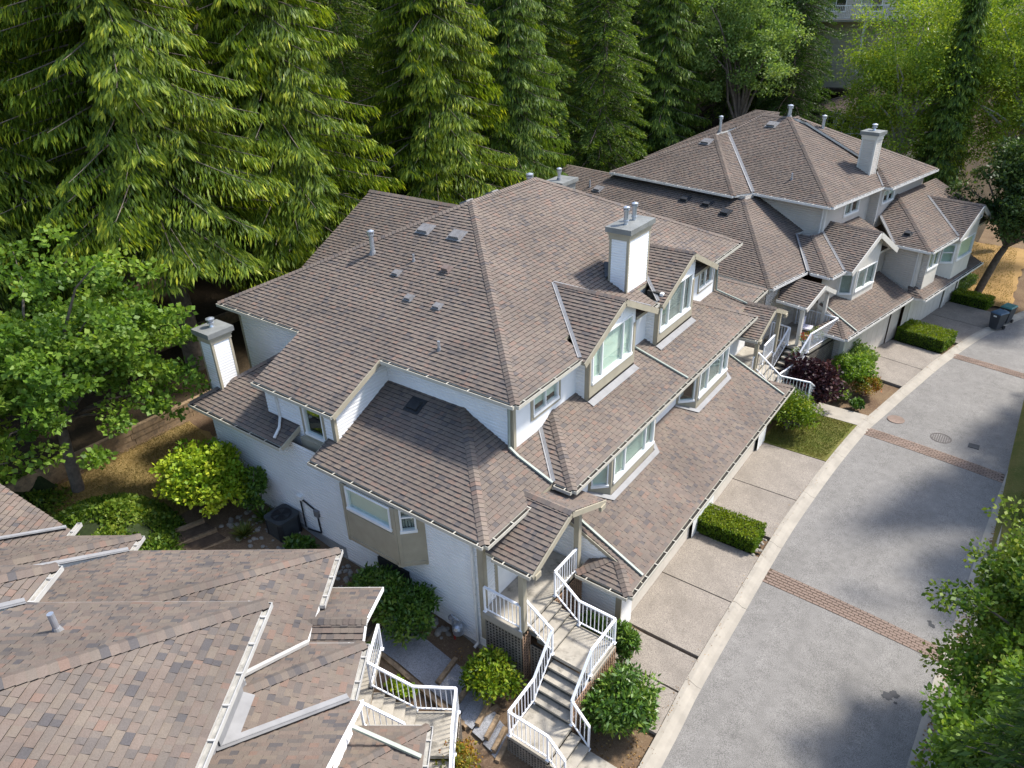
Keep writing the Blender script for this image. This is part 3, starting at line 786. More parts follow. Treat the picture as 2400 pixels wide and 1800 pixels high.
# middle tier
TX = -8.53
t1 = B.roof([(TX, 14.07, ZM), (TX, 28.7, ZM), (-10.57, 26.66, ZM+P*2.04), (-10.57, 16.11, ZM+P*2.04)])
t2 = B.roof([(TX, 14.07, ZM), (-9.19, 14.07, ZM), (-10.57, 15.45, ZM+P*1.38), (-10.57, 16.11, ZM+P*2.04)])
t3 = B.roof([(TX, 28.7, ZM), (-9.19, 28.7, ZM), (-10.57, 27.32, ZM+P*1.38), (-10.57, 26.66, ZM+P*2.04)])
B.cap((TX, 14.07, ZM), (-10.57, 16.11, ZM+P*2.04), t1, t2); B.cap((TX, 28.7, ZM), (-10.57, 26.66, ZM+P*2.04), t1, t3)
B.valley((-9.19, 14.07, ZM), (-10.57, 15.45, ZM+P*1.38), d2, t2)
def mir(p): return (p[0], 42.77-p[1], p[2])
e1 = B.roof([mir(q) for q in ((-9.19, 10.87, ZM), (-9.19, 14.07, ZM), (-10.57, 15.45, ZM+P*1.38), (-10.57, 14.06, ZM+P*1.38), DT)])
e2 = B.roof([mir(q) for q in ((-15.95, 10.87, ZM), (-9.19, 10.87, ZM), DT, (-15.95, 14.05, DT[2]))])
B.cap(mir((-9.19, 10.87, ZM)), mir(DT), e1, e2)
# garage roof with the little hip returns
GX = -6.4
def gzf(x): return ZG+P*(GX-x)
g1 = B.roof([(GX, 14.38, ZG), (GX, 27.35, ZG), (-9.03, 27.35, gzf(-9.03)), (-9.03, 14.38, gzf(-9.03))])
for sgn, ym in ((0, 0), (1, 41.73)):
    f = (lambda p: p) if not sgn else (lambda p: (p[0], ym-p[1], p[2]))
    q1 = B.roof([f(q) for q in ((-8.07, 13.65, ZG), (GX, 13.65, ZG), (-7.1, 14.35, 2.82), (-7.45, 14.35, 2.82))]); q2 = B.roof([f(q) for q in ((GX, 13.65, ZG), (GX, 14.375, ZG), (-7.12, 14.375, 2.83), (-7.1, 14.35, 2.82))])
    q3 = B.roof([f(q) for q in ((-8.07, 13.65, ZG), (-7.45, 14.35, 2.82), (-8.07, 14.35, ZG))])
    B.cap(f((GX, 13.65, ZG)), f((-7.1, 14.35, 2.82)), q1, q2); B.cap(f((-8.07, 13.65, ZG)), f((-7.45, 14.35, 2.82)), q1, q3)
# porch roofs
for k in (0, 1):
    f = mir if k else (lambda p: p)
    q1 = B.roof([f(q) for q in ((-9.5, 11.25, 4.33), (-7.98, 11.25, 4.33), (-7.98, 13.1, 5.13), (-9.5, 13.1, 5.13))], .1); q2 = B.roof([f(q) for q in ((-9.5, 13.1, 5.13), (-7.98, 13.1, 5.13), (-7.98, 14.95, 4.33), (-9.0, 14.95, 4.33))], .1)
    B.cap(f((-9.45, 13.1, 5.13)), f((-7.98, 13.1, 5.13)), q1, q2, .13)
# dormers
def dormer(yc, hw, zr, sl_=.485, xf=-9.9):
    zb = zr-sl_*hw; xr = -10.13-(zr-ZE)/P; ye = (zr-ZE)/sl_
    a = B.roof([(xr, yc, zr), (xf, yc, zr), (xf, yc-hw, zb), (-10.13, yc-hw, zb), (-10.13, yc-ye, ZE)], .12)
    b = B.roof([(xr, yc, zr), (xf, yc, zr), (xf, yc+hw, zb), (-10.13, yc+hw, zb), (-10.13, yc+ye, ZE)], .12)
    B.cap((xr, yc, zr), (xf, yc, zr), a, b, .12); B.valley((-10.13, yc-ye, ZE), (xr, yc, zr), a, n2); B.valley((-10.13, yc+ye, ZE), (xr, yc, zr), b, n2)
    for sg in (-1, 1):   # barge boards
        B.trimmb.beam((xf+.03, yc+sg*(hw+.02), zb-.10), (xf+.03, yc, zr-.10), .035, .2, (1, 0, 0) if False else (0, 0, 1))
dormer(19.37, 2.47, 8.66); dormer(24.75, 2.5, 8.66)
for k in (0, 1):
    f = mir if k else (lambda p: p)
    for sg in (-1, 1): B.trimmb.beam(f((-7.95, 13.1+sg*1.87, 4.24)), f((-7.95, 13.1, 5.04)), .035, .17)
    B.trimmb.beam(f((-7.95, 11.30, 4.2)), f((-7.95, 11.55, 4.2)), .1, .16); B.trimmb.beam(f((-7.95, 14.65, 4.2)), f((-7.95, 14.9, 4.2)), .1, .16)
# gutters
B.gutter((-23.75, 13.62, ZE), (-19.14, 13.62, ZE), (0, -1, 0)); B.gutter((-19.1, 11.5, ZE-P*2.12), (-15.28, 11.5, ZE-P*2.12), (0, -1, 0)); B.gutter((-15.2, 13.62, ZE), (-10.13, 13.62, ZE), (0, -1, 0))
B.gutter((-10.13, 13.6, ZE), (-10.13, 17.0, ZE), (1, 0, 0)); B.gutter((-10.13, 27.3, ZE), (-10.13, 30.36, ZE), (1, 0, 0)); B.gutter((-10.13, 21.85, ZE), (-10.13, 22.25, ZE), (1, 0, 0))
B.gutter((-15.95, 10.87, ZM), (-9.19, 10.87, ZM), (0, -1, 0)); B.gutter((-9.19, 10.85, ZM), (-9.19, 12.8, ZM), (1, 0, 0)); B.gutter((-22.3, 10.87, ZM), (-17.3, 10.87, ZM), (0, -1, 0))
B.gutter((TX, 14.07, ZM), (TX, 28.7, ZM), (1, 0, 0), step=.45); B.gutter((-9.1, 14.07, ZM), (TX, 14.07, ZM), (0, -1, 0))
B.gutter((GX, 13.65, ZG), (GX, 28.08, ZG), (1, 0, 0), step=.62); B.gutter((-8.07, 13.65, ZG), (GX, 13.65, ZG), (0, -1, 0)); B.gutter((-9.2, 11.25, 4.33), (-7.98, 11.25, 4.33), (0, -1, 0))
B.gutter((-9.19, 29.6, ZM), (-9.19, 31.9, ZM), (1, 0, 0)); B.gutter(mir((-9.2, 14.95, 4.33)), mir((-7.98, 14.95, 4.33)), (0, -1, 0))
# downspouts lying on the roofs and against walls
h_ = .07
B.downspout([(-10.6, 13.95, 7.35), (-10.62, 13.92, 5.78), (-10.3, 13.92, ZM+P*1.11+h_), (-9.15, 13.98, ZM+h_)], 'downspout_green')
B.downspout([(-10.53, 21.45, 7.3), (-10.53, 21.45, 6.0), (-10.3, 21.5, ZM+P*1.77+h_), (TX-.02, 21.9, ZM+h_)], 'downspout_green')
B.downspout([(-10.5, 28.9, 7.3), (-10.45, 28.98, 5.7), (-9.2, 29.6, ZM+.1)], 'downspout_green')
B.downspout([(-8.95, 14.62, gzf(-8.95)+h_), (-6.42, 14.55, ZG+h_)], 'downspout_green'); B.downspout([(-8.95, 27.18, gzf(-8.95)+h_), (-6.42, 27.12, ZG+h_)], 'downspout_green')
B.downspout([(-18.3, 11.42, 6.38), (-18.2, 11.6, 6.2), (-18.2, 11.6, 5.42), (-17.9, 11.3, 5.28), (-17.75, 10.95, 5.12)])
B.downspout([(-9.75, 10.95, 4.82), (-9.95, 11.2, 4.62), (-9.95, 11.24, .62), (-10.0, 11.1, .5)])
# walls
FX = lambda x: ((x, 0), (0, 1), (1, 0)); FY = lambda y: ((0, y), (1, 0), (0, -1)); BX = lambda x: ((x, 0), (0, -1), (-1, 0)); BY = lambda y: ((0, y), (-1, 0), (0, 1))
B.wall(FY(14.05), [(-15.56, 5.0), (-10.55, 5.0), (-10.55, 7.46), (-15.56, 7.46)])
B.wall(FY(14.05), [(-23.3, 1.2), (-18.8, 1.2), (-18.8, 7.46), (-23.3, 7.46)])
B.board(FY(14.05), -23.3, -23.18, 1.3, 7.4); B.board(FY(14.05), -10.72, -10.55, 5.3, 7.42, .032)
B.wall(BX(-23.3), [(-28.9, 1.2), (-14.05, 1.2), (-14.05, 7.46), (-28.9, 7.46)], lap=0); B.wall(BY(28.95), [(10.55, 1.2), (23.3, 1.2), (23.3, 7.46), (10.55, 7.46)], lap=0)
win = (-17.0, -16.1, 5.2, 6.42)
B.wall(FY(11.67), [(-18.85, 4.6), (-15.56, 4.6), (-15.56, 6.55), (-18.85, 6.55)], [win])
B.window(FY(11.67), *win, blind=None, casing=.11)
# tan box under that window
tb = MB(); tb.box(-17.15, -15.95, 11.5, 11.68, 4.55, 5.08); tb.build('window_box', 'tan_trim', b1r)
B.wall(FX(-15.56), [(11.67, 4.6), (14.05, 4.6), (14.05, 7.56), (11.67, 6.52)]); B.board(FX(-15.56), 11.65, 11.76, 5.2, 6.45); B.board(FY(11.67), -15.66, -15.54, 5.2, 6.45, .03)
B.wall(BX(-18.85), [(-14.05, 4.6), (-11.67, 4.6), (-11.67, 6.52), (-14.05, 7.56)], lap=0)
# rake boards on the bump-out and lower-left roof
B.trimmb.beam((-15.27, 11.45, 6.43), (-15.27, 13.6, 7.42), .03, .17); B.trimmb.beam((-17.29, 10.85, 4.92), (-17.29, 11.7, 5.31), .03, .17); B.trimmb.beam((-15.96, 10.85, 4.92), (-15.96, 11.7, 5.31), .03, .15)
# front wall top floor
h1, h2 = (15.05, 16.42, 6.28, 7.08), (27.15, 28.55, 6.22, 7.08)
B.wall(FX(-10.55), [(14.05, 5.0), (28.95, 5.0), (28.95, 7.46), (14.05, 7.46)], [h1, h2], lap=0)
B.window(FX(-10.55), *h1, div=(.5,), casing=.12, closed=.75); B.window(FX(-10.55), *h2, div=(.5,), blind='curtain', casing=.1, closed=.4)
B.board(FX(-10.55), 14.03, 14.16, 5.5, 7.42, .03); B.board(FX(-10.55), 28.83, 28.97, 5.3, 7.42, .03)
def dormer_box(y0, y1, yc, hole, cv, div, blind):
    zr, s_ = 8.66, .485
    tri = [(yc+.05, 7.98), (yc+.05, 8.34), (yc-.62, 7.98)]
    top = lambda y: zr-s_*abs(y-yc)-.13
    Pg = [(y0, 5.3), (y1, 5.3), (y1, top(y1)), (yc, top(yc)), (y0, top(y0))]
    B.wall(FX(-10.1), Pg, [hole], 'white_trim', 0, 'gable_wall')
    B.wall(FY(y0), [(-10.6, 5.3), (-10.1, 5.3), (-10.1, 7.5), (-10.6, 7.5)]); B.wall(BY(y1), [(10.1, 5.3), (10.6, 5.3), (10.6, 7.5), (10.1, 7.5)], lap=0)
    B.board(FX(-10.1), y0-.02, y0+.12, 5.4, 7.4, .03); B.board(FX(-10.1), y1-.12, y1+.02, 5.4, 7.4, .03); B.board(FY(y0), -10.22, -10.07, 5.4, 7.4, .03)
    B.board(FX(-10.1), y0+.12, y1-.12, hole[2]-.5, hole[2]-.05, .03)
    B.window(FX(-10.1), *hole, div=div, blind=blind)
    # small triangular transom
    tw = MB()
    def p3(u, z, f): return (-10.1+f, u, z)
    t_ = tri
    for i in range(3):
        a, b = t_[i], t_[(i+1) % 3]; tw.beam(p3(a[0], a[1], .02), p3(b[0], b[1], .02), .05, .05)
    o_ = tw.build('window', 'white_trim', b1r); pn = MB(); pn.poly([p3(u, z, .012) for u, z in t_]); pn.build('pane', 'room_dark', o_)
    fl = MB(); xx = -9.85; fl.poly([(-10.09, y0-.05, ZM+P*1.56+.055), (-10.09, y1+.05, ZM+P*1.56+.055), (xx, y1+.05, ZM+P*(TX-xx)+.055), (xx, y0-.05, ZM+P*(TX-xx)+.055)]); fl.poly([(-10.07, y0-.05, ZM+P*1.56+.055), (-10.07, y1+.05, ZM+P*1.56+.055), (-10.07, y1+.05, ZM+P*1.56+.13), (-10.07, y0-.05, ZM+P*1.56+.13)])
    fl.build('base_flashing', 'flashing', b1r)
dormer_box(17.5, 20.57, 19.37, (17.72, 20.38, 6.28, 7.78), 0, (.24, .76), 'blind')
dormer_box(22.38, 25.45, 24.75, (22.6, 25.25, 6.22, 7.72), 0, (.26, .74), 'curtain')
# side wall main floor with bay
B.wall(FY(11.3), [(-21.9, 1.0), (-9.65, .3), (-9.65, 4.96), (-21.9, 4.96)])
fd = MB(); fd.box(-21.9, -9.6, 11.26, 11.36, -.2, .55); fd.box(-21.9, -13.5, 11.255, 11.3, -.2, 1.0); fd.box(-21.9, -15.5, 11.25, 11.3, -.2, 1.45); fd.build('foundation', 'foundation', b1r)
B.board(FY(11.3), -9.82, -9.64, .9, 4.9, .04); B.board(FX(-9.65), 11.28, 11.42, 2.2, 4.9, .03)
B.wall(BX(-21.9), [(-14.05, 1.0), (-11.3, 1.0), (-11.3, 4.96), (-14.05, 4.96)], lap=0)
yb, zb0, zb1 = 10.72, 2.72, 4.87
bayL, bayR = (-14.5, yb), (-12.3, yb); bayR2 = (-11.7, 11.3); bayL2 = (-14.8, 11.3)
def frame2(a, b):
    a, b = np.array(a, float), np.array(b, float); e = (b-a)/np.linalg.norm(b-a); n = (e[1], -e[0]); return (tuple(a), tuple(e), n), float(np.linalg.norm(b-a))
fr, Lf = frame2(bayL, bayR)
hb = (.2, 2.02, 4.02, 4.82); B.wall(fr, [(0, zb0), (Lf, zb0), (Lf, zb1), (0, zb1)], [hb], 'tan_trim', 0, 'bay_wall'); B.window(fr, *hb, blind='blind', closed=1.0)
B.board(fr, .06, Lf-.06, zb0+.08, zb0+.16, .025); B.board(fr, .06, Lf-.06, 3.82, 3.9, .02); B.board(fr, .0, .1, zb0, zb1, .025); B.board(fr, Lf-.1, Lf, zb0, zb1, .025)
fr, Lf = frame2(bayR, bayR2)
hb = (.12, .58, 4.02, 4.82); B.wall(fr, [(0, zb0), (Lf, zb0), (Lf, zb1), (0, zb1)], [hb], 'tan_trim', 0, 'bay_wall'); B.window(fr, *hb, blind='curtain', hdiv=.62); B.board(fr, .06, Lf-.06, zb0+.08, zb0+.16, .02); B.board(fr, .02, .1, zb0, zb1, .02); B.board(fr, Lf-.1, Lf-.02, zb0, zb1, .02)
fr, Lf = frame2(bayL2, bayL); B.wall(fr, [(0, zb0), (Lf, zb0), (Lf, zb1), (0, zb1)], (), 'tan_trim', 0, 'bay_wall')
bb = MB(); bb.poly([(bayL2[0], 11.3, zb0), (bayL[0], yb, zb0), (bayR[0], yb, zb0), (bayR2[0], 11.3, zb0)]); bb.build('bay_underside', 'tan_trim', b1r)
hw_ = (-13.9, -12.6, 1.1, 1.9); wb_ = MB(); wb_.box(-13.9, -12.6, 11.2, 11.31, 1.2, 1.95); wb_.build('basement_window', 'room_dark', b1r)
# porch back wall, gable end over the garage
B.wall(FX(-9.65), [(11.3, .2), (14.35, .2), (14.35, 5.0), (11.3, 5.0)]); B.board(FX(-9.65), 11.75, 11.88, 2.2, 4.4, .03); B.board(FX(-9.65), 12.85, 12.98, 2.2, 4.4, .03)
dr = MB(); dr.box(-9.66, -9.61, 11.88, 12.85, 2.2, 4.3); dro = dr.build('door', 'white_trim', b1r); kn = MB(); kn.tube((-9.6, 12.75, 3.2), (-9.54, 12.75, 3.2), .03); kn.build('handle', 'galv', dro)
B.wall(FY(14.36), [(-9.65, 0), (-6.95, 0), (-6.95, 2.62), (-9.03, 3.6), (-9.65, 3.6)])
B.wall(FY(14.36), [(-9.65, 3.6), (-9.0, 3.6), (-9.0, 5.0), (-9.65, 5.0)]); B.board(FY(14.36), -7.12, -6.94, 0, 2.45, .03)
B.trimmb.beam((GX+.05, 14.36, 2.39), (-9.03, 14.36, gzf(-9.03)-.1), .03, .16)
# main-floor front with two bays
B.wall(FX(-9.0), [(14.36, 3.3), (28.4, 3.3), (28.4, 4.96), (14.36, 4.96)], lap=0)
def bay(ya, yb_, ym0, ym1, xb, xf, zlo, zhi, h0, side_l, blinds, div, trim='tan_trim'):
    fr, Lf = frame2((xf, ym0), (xf, ym1)); fr = (fr[0], fr[1], (1, 0))
    hb = (.12, Lf-.12, h0, zhi-.06); B.wall(fr, [(0, zlo), (Lf, zlo), (Lf, zhi), (0, zhi)], [hb], trim, 0, 'bay_wall'); B.window(fr, *hb, div=div, blind=blinds[0])
    fr, Lf = frame2((xb, ya), (xf, ym0)); hb = (.1, Lf-.1, h0-.02, zhi-.06); B.wall(fr, [(0, zlo), (Lf, zlo), (Lf, zhi), (0, zhi)], [hb], trim, 0, 'bay_wall'); B.window(fr, *hb, blind=blinds[1], bulk=.04)
    fr, Lf = frame2((xf, ym1), (xb, yb_)); B.wall(fr, [(0, zlo), (Lf, zlo), (Lf, zhi), (0, zhi)], (), trim, 0, 'bay_wall')
    fl = MB(); o_ = .16
    q = [(xb+.03, ya-.02), (xf+.03, ym0-.02), (xf+.03, ym1+.02), (xb+.03, yb_+.02)]; q2 = [(xb+.03, ya-o_), (xf+o_+.03, ym0-o_*.6), (xf+o_+.03, ym1+o_*.6), (xb+.03, yb_+o_)]
    for i in range(3): fl.poly([(q[i][0], q[i][1], gzf(q[i][0])+.06), (q[i+1][0], q[i+1][1], gzf(q[i+1][0])+.06), (q2[i+1][0], q2[i+1][1], gzf(q2[i+1][0])+.055), (q2[i][0], q2[i][1], gzf(q2[i][0])+.055)])
    fl.build('base_flashing', 'flashing', b1r)
bay(15.75, 19.75, 16.25, 19.25, -9.0, -8.47, 3.2, 4.97, 3.88, 1, ('vertical', 'blind'), (.27, .78))
bay(22.1, 26.2, 22.65, 25.7, -9.0, -8.43, 3.2, 4.97, 3.85, 1, ('curtain', None), (.3, .8))
# garage front, far end walls
gh = [(15.1, 19.7, 0, 2.15), (21.6, 26.4, 0, 2.15)]
B.wall(FX(-6.95), [(14.36, 0), (27.35, 0), (27.35, 2.45), (14.36, 2.45)], gh, lap=0)
for a, b, c, d in gh:
    for k in range(5):
        mb = MB(); mb.box(-7.12, -7.06, a+.01, b-.01, .01+k*.427, .427*(k+1)); mb.build('garage_door_panel', 'garage_door', b1r)
B.wall(BY(27.35), [(6.95, 0), (9.65, 0), (9.65, 3.6), (9.03, 3.6), (6.95, 2.62)], lap=0); B.wall(FX(-9.65), [(27.35, .2), (31.47, .2), (31.47, 4.96), (27.35, 4.96)], lap=0); B.wall(BY(31.47), [(9.65, .2), (23.0, .2), (23.0, 4.96), (9.65, 4.96)], lap=0)
# porch posts
for yk in (11.22, 13.98):
    zt_ = 4.2 if yk < 12 else 4.62; B.trimmb.box(-8.36, -8.2, yk-.08, yk+.08, 2.2, zt_); B.trimmb.box(-8.36, -8.2, 42.77-yk-.08, 42.77-yk+.08, 2.2, zt_)
# chimneys
B.chimney(-22.21, -21.47, 11.68, 12.45, 5.1, 7.14, [(-21.84, 12.06, .4, 'cap')], 'white_siding')
B.chimney(-11.74, -10.98, 21.52, 23.13, 7.2, 9.8, [(-11.36, 21.95, .62, 'tall'), (-11.36, 22.55, .62, 'tall')], 'white_siding')
ck = MB(); ck.poly([(-11.8, 21.4, 8.34), (-12.35, 22.3, 8.62), (-11.74, 22.3, 8.62)]); ck.poly([(-11.8, 23.25, 8.34), (-12.35, 22.3, 8.62), (-11.74, 22.3, 8.62)]); ck.build('chimney_cricket', 'dark_metal', b1r)
ck = MB(); ck.box(-18.7, -17.9, 28.1, 29.3, 7, 9.45); ck.box(-18.8, -17.8, 28.0, 29.4, 9.45, 9.62); ck.build('chimney', 'grey_cap', b1r)
# roof furniture
for x, y in ((-17.79, 18.76), (-16.31, 18.77)): B.roof_vent(my(x, y), n1, (.24, .2), 'vent_grey', .14)
for x, y in ((-17.37, 16.7), (-16.08, 15.9), (-14.81, 15.88)): B.roof_vent(my(x, y), n1, (.13, .11), 'vent_grey', .12)
B.roof_vent(my(-15.59, 17.32), n1, (.14, .12), 'vent_brown', .17); B.roof_vent((-13.95, 13.59, ZM+P*2.72), d1, (.22, .2), 'dark_metal', .13)
B.vent_pipe(my(-19.09, 17.28), .72, .085, True); B.vent_pipe(my(-17.13, 17.34), .26, .04); B.vent_pipe(my(-13.59, 14.48), .3, .045)
for yv in (21.2, 22.8): B.roof_vent((-17.75, yv, ZE+P*6.0), n4, (.24, .2), 'vent_grey', .16)
B.vent_pipe((-17.3, 24.7, 10.45), .2, .1, True); B.vent_pipe((-18.3, 28.5, 9.62), .42, .08, True)
B.finish()

# ================================================================ TOWNHOUSE BLOCK (far, turned 12 degrees)
b2r = thing('townhouse_block', 'cream townhouse block with two street gables and single-flue chimney, beyond the white block', 'house', (-20, 41, 0), A2)
W1B = B
B = Building(b2r, 'shingle_far', 'cream_siding', 'cream_trim', 11, 300)
U0 = 35.42; UX = -16.05
def s1(x, y): return (x, y, ZE+P*(y-U0))
def s2(x, y): return (x, y, ZE+P*(y-34.15))
RA = (-22.3, 41.67, ZE+P*6.25); RB = (-24.1, 41.67, ZE+P*6.25)
k1 = B.roof([s1(UX, U0), (RA), (RB), (-25.1, 39.75, ZE+P*4.33), s1(-20.45, U0)])
k2 = B.roof([(UX, U0, ZE), (UX, 42.0, ZE), (-22.3, 42.6, ZE+P*6.25), RA])
AP = (-25.2, 38.55, ZE+P*4.4)
k3 = B.roof([s2(-29.4, 34.15), s2(-20.8, 34.15), AP]); k4 = B.roof([(-20.8, 34.15, ZE), (-20.45, U0, ZE+.0), (-25.1, 39.75, ZE+P*4.33), AP])
k5 = B.roof([(-15.6, 41.08, ZE), (-15.6, 47.2, ZE), (-21.7, 42.0, ZE+P*6.1), (-17.03, 42.5, ZE+P*1.43)])
k6 = B.roof([(-15.6, 41.08, ZE), (-17.03, 42.5, ZE+P*1.43), (-16.9, 42.1, ZE+P*.9), (-16.05, 41.08, ZE)])
k7 = B.roof([(-15.6, 47.2, ZE), (-29.4, 47.2, ZE), (-24.1, 41.67, RA[2]), (-21.9, 41.8, RA[2])])
k8 = B.roof([(-29.4, 34.15, ZE), AP, (-25.1, 39.75, ZE+P*4.33), RB, (-29.4, 47.2, ZE)])
k9 = B.roof([(-30.5, 38.6, ZE), (-22.0, 38.6, ZE), (-24.5, 44.4, ZE+2.67), (-26.2, 44.4, ZE+2.67)], deck=False)
B.cap((UX, U0, ZE), RA, k1, k2); B.cap(RA, RB, k1, k7); B.cap((-20.8, 34.15, ZE), AP, k3, k4); B.cap((-29.4, 34.15, ZE), AP, k3, k8); B.cap((-25.1, 39.75, ZE+P*4.33), RB, k1, k8); B.cap((-15.6, 47.2, ZE), (-21.7, 42.0, ZE+P*6.1), k5, k7)
B.valley((-20.45, U0, ZE), (-25.1, 39.75, ZE+P*4.33), k1, k4, .11); B.valley((-16.05, 41.1, ZE), (-16.95, 42.2, ZE+P*.95), k2, k6, .06)
# main floor side roof
DH = (-20.45, 34.6, ZM+P*5.0)
w1_ = B.roof([(-33.5, 29.54, ZM), (-15.5, 29.54, ZM), DH, (-33.5, 34.6, DH[2])]); w2_ = B.roof([(-15.5, 29.54, ZM), (-15.5, 32.8, ZM), (-17.5, 35.1, ZM+P*2.0), (-17.5, 35.9, ZM+P*2.0), (-20.45, 35.9, ZM+P*4.95), DH])
B.cap((-15.5, 29.54, ZM), DH, w1_, w2_)
# near unit street roof and gable
NX = -14.25
x1_ = B.roof([(NX, 32.75, ZM), (NX, 39.9, ZM), (-16.5, 39.9, ZM+P*2.25), (-16.5, 35.0, ZM+P*2.25)]); x2_ = B.roof([(NX, 32.75, ZM), (-15.3, 32.75, ZM), (-17.3, 34.9, ZM+P*2.1), (-16.5, 35.0, ZM+P*2.25)])
B.cap((NX, 32.75, ZM), (-16.5, 35.0, ZM+P*2.25), x1_, x2_); B.valley((-15.4, 32.75, ZM), (-17.4, 35.0, ZM+P*2.05), x2_, w2_, .1)
def gable(yc, hw, zr, sl_, xf, xe, ze):
    zb = zr-sl_*hw; xr = xe-(zr-ze)/P; ye = (zr-ze)/sl_
    a = B.roof([(xr, yc, zr), (xf, yc, zr), (xf, yc-hw, zb), (xe, yc-hw, zb), (xe, yc-ye, ze)], .12); b = B.roof([(xr, yc, zr), (xf, yc, zr), (xf, yc+hw, zb), (xe, yc+hw, zb), (xe, yc+ye, ze)], .12)
    B.cap((xr, yc, zr), (xf, yc, zr), a, b, .12); B.valley((xe, yc-ye, ze), (xr, yc, zr), a, x1_, .08)
    for sg in (-1, 1): B.trimmb.beam((xf+.03, yc+sg*(hw+.02), zb-.12), (xf+.03, yc, zr-.12), .04, .26)
gable(36.6, 2.5, 6.42, .56, -13.85, NX, ZM)
# far unit street roof and gable
FXX = -12.4
y1_ = B.roof([(FXX, 39.71, ZM), (FXX, 48.6, ZM), (-16.0, 48.6, ZM+P*3.6), (-16.0, 43.31, ZM+P*3.6)]); y2_ = B.roof([(FXX, 39.71, ZM), (-14.25, 39.71, ZM), (-16.0, 41.5, ZM+P*1.79), (-16.0, 43.31, ZM+P*3.6)])
B.cap((FXX, 39.71, ZM), (-16.0, 43.31, ZM+P*3.6), y1_, y2_); B.valley((-14.3, 39.75, ZM), (-16.0, 41.5, ZM+P*1.79), y2_, x1_, .08)
gable(45.6, 2.5, 6.28, .55, -12.2, FXX, ZM)
y3_ = B.roof([(-13.0, 50.9, ZM-.4), (-19, 50.9, ZM-.4), (-19, 47.0, ZM+1.4), (-16.5, 47.0, ZM+1.4)])
# garage roofs
def gz2(x): return ZG+P*(-12.7-x)
B.roof([(-12.7, 33.05, ZG), (-12.7, 39.6, ZG), (-14.9, 39.6, gz2(-14.9)), (-14.9, 33.05, gz2(-14.9))])
B.roof([(-12.1, 39.45, ZG), (-12.1, 47.75, ZG), (-13.2, 47.75, ZG+P*1.1), (-13.2, 40.2, ZG+P*1.1)]); B.roof([(-12.1, 39.45, ZG), (-12.9, 39.45, ZG), (-13.3, 40.25, ZG+.4), (-13.2, 40.2, ZG+P*1.1)])
q1 = B.roof([(-14.4, 32.1, ZG), (-12.7, 32.1, ZG), (-13.45, 32.95, 2.88), (-13.9, 32.95, 2.88)]); q2 = B.roof([(-12.7, 32.1, ZG), (-12.7, 33.05, ZG), (-13.5, 33.05, 2.87), (-13.45, 32.95, 2.88)])
B.cap((-12.7, 32.1, ZG), (-13.45, 32.95, 2.88), q1, q2)
# porch
q1 = B.roof([(-15.6, 30.55, 4.15), (-14.1, 30.55, 4.15), (-14.1, 32.0, 4.85), (-16.2, 32.0, 4.85)], .1); q2 = B.roof([(-15.8, 32.0, 4.85), (-14.1, 32.0, 4.85), (-14.1, 33.2, 4.3), (-15.2, 33.2, 4.3)], .1)
for sg, hh in ((-1, 1.5), (1, 1.22)): B.trimmb.beam((-14.06, 32.0+sg*hh, 4.85-.48*hh-.1), (-14.06, 32.0, 4.75), .04, .2)
# gutters
B.gutter((UX, U0, ZE), (UX, 41.1, ZE), (1, 0, 0)); B.gutter((-15.6, 41.08, ZE), (-15.6, 47.2, ZE), (1, 0, 0)); B.gutter((-20.45, U0, ZE), (UX, U0, ZE), (0, -1, 0)); B.gutter((-29.4, 34.15, ZE), (-20.8, 34.15, ZE), (0, -1, 0))
B.gutter((NX, 32.75, ZM), (NX, 34.4, ZM), (1, 0, 0)); B.gutter((-15.2, 32.75, ZM), (NX, 32.75, ZM), (0, -1, 0)); B.gutter((FXX, 39.71, ZM), (FXX, 43.1, ZM), (1, 0, 0)); B.gutter((-14.1, 39.71, ZM), (FXX, 39.71, ZM), (0, -1, 0))
B.gutter((-15.5, 29.6, ZM), (-15.5, 32.7, ZM), (1, 0, 0)); B.gutter((-12.7, 32.1, ZG), (-12.7, 39.5, ZG), (1, 0, 0)); B.gutter((-14.4, 32.1, ZG), (-12.7, 32.1, ZG), (0, -1, 0)); B.gutter((-12.1, 39.45, ZG), (-12.1, 47.75, ZG), (1, 0, 0)); B.gutter((-15.6, 30.55, 4.15), (-14.1, 30.55, 4.15), (0, -1, 0))
B.downspout([(-14.7, 33.25, gz2(-14.7)+.06), (-12.7, 33.2, ZG+.07)], 'downspout_green'); B.downspout([(-13.05, 40.0, 4.8), (-13.05, 40.0, 2.9)]); B.downspout([(-16.6, 35.8, 7.3), (-16.62, 35.75, 5.8), (-15.4, 33.0, 5.1)])
# walls
B.wall(FY(35.88), [(-20.5, 5), (-16.5, 5), (-16.5, 7.46), (-20.5, 7.46)]); B.wall(FY(34.6), [(-29, 5), (-20.4, 5), (-20.4, 7.46), (-29, 7.46)]); B.wall(FX(-20.4), [(34.6, 6), (35.88, 6), (35.88, 7.46), (34.6, 7.46)])
hs = (38.0, 39.6, 6.42, 7.12)
B.wall(FX(-16.5), [(35.88, 5.2), (41.0, 5.2), (41.0, 7.46), (35.88, 7.46)], [hs], 'cream_siding', 0); B.window(FX(-16.5), *hs, div=(.5,), blind='curtain', casing=.09, closed=.5)
hs2 = (41.45, 42.85, 6.5, 7.2)
B.wall(FX(-16.05), [(40.95, 5.2), (46.8, 5.2), (46.8, 7.46), (40.95, 7.46)], [hs2], 'cream_siding', 0); B.window(FX(-16.05), *hs2, div=(.5,), blind='blind', casing=.09, closed=.6)
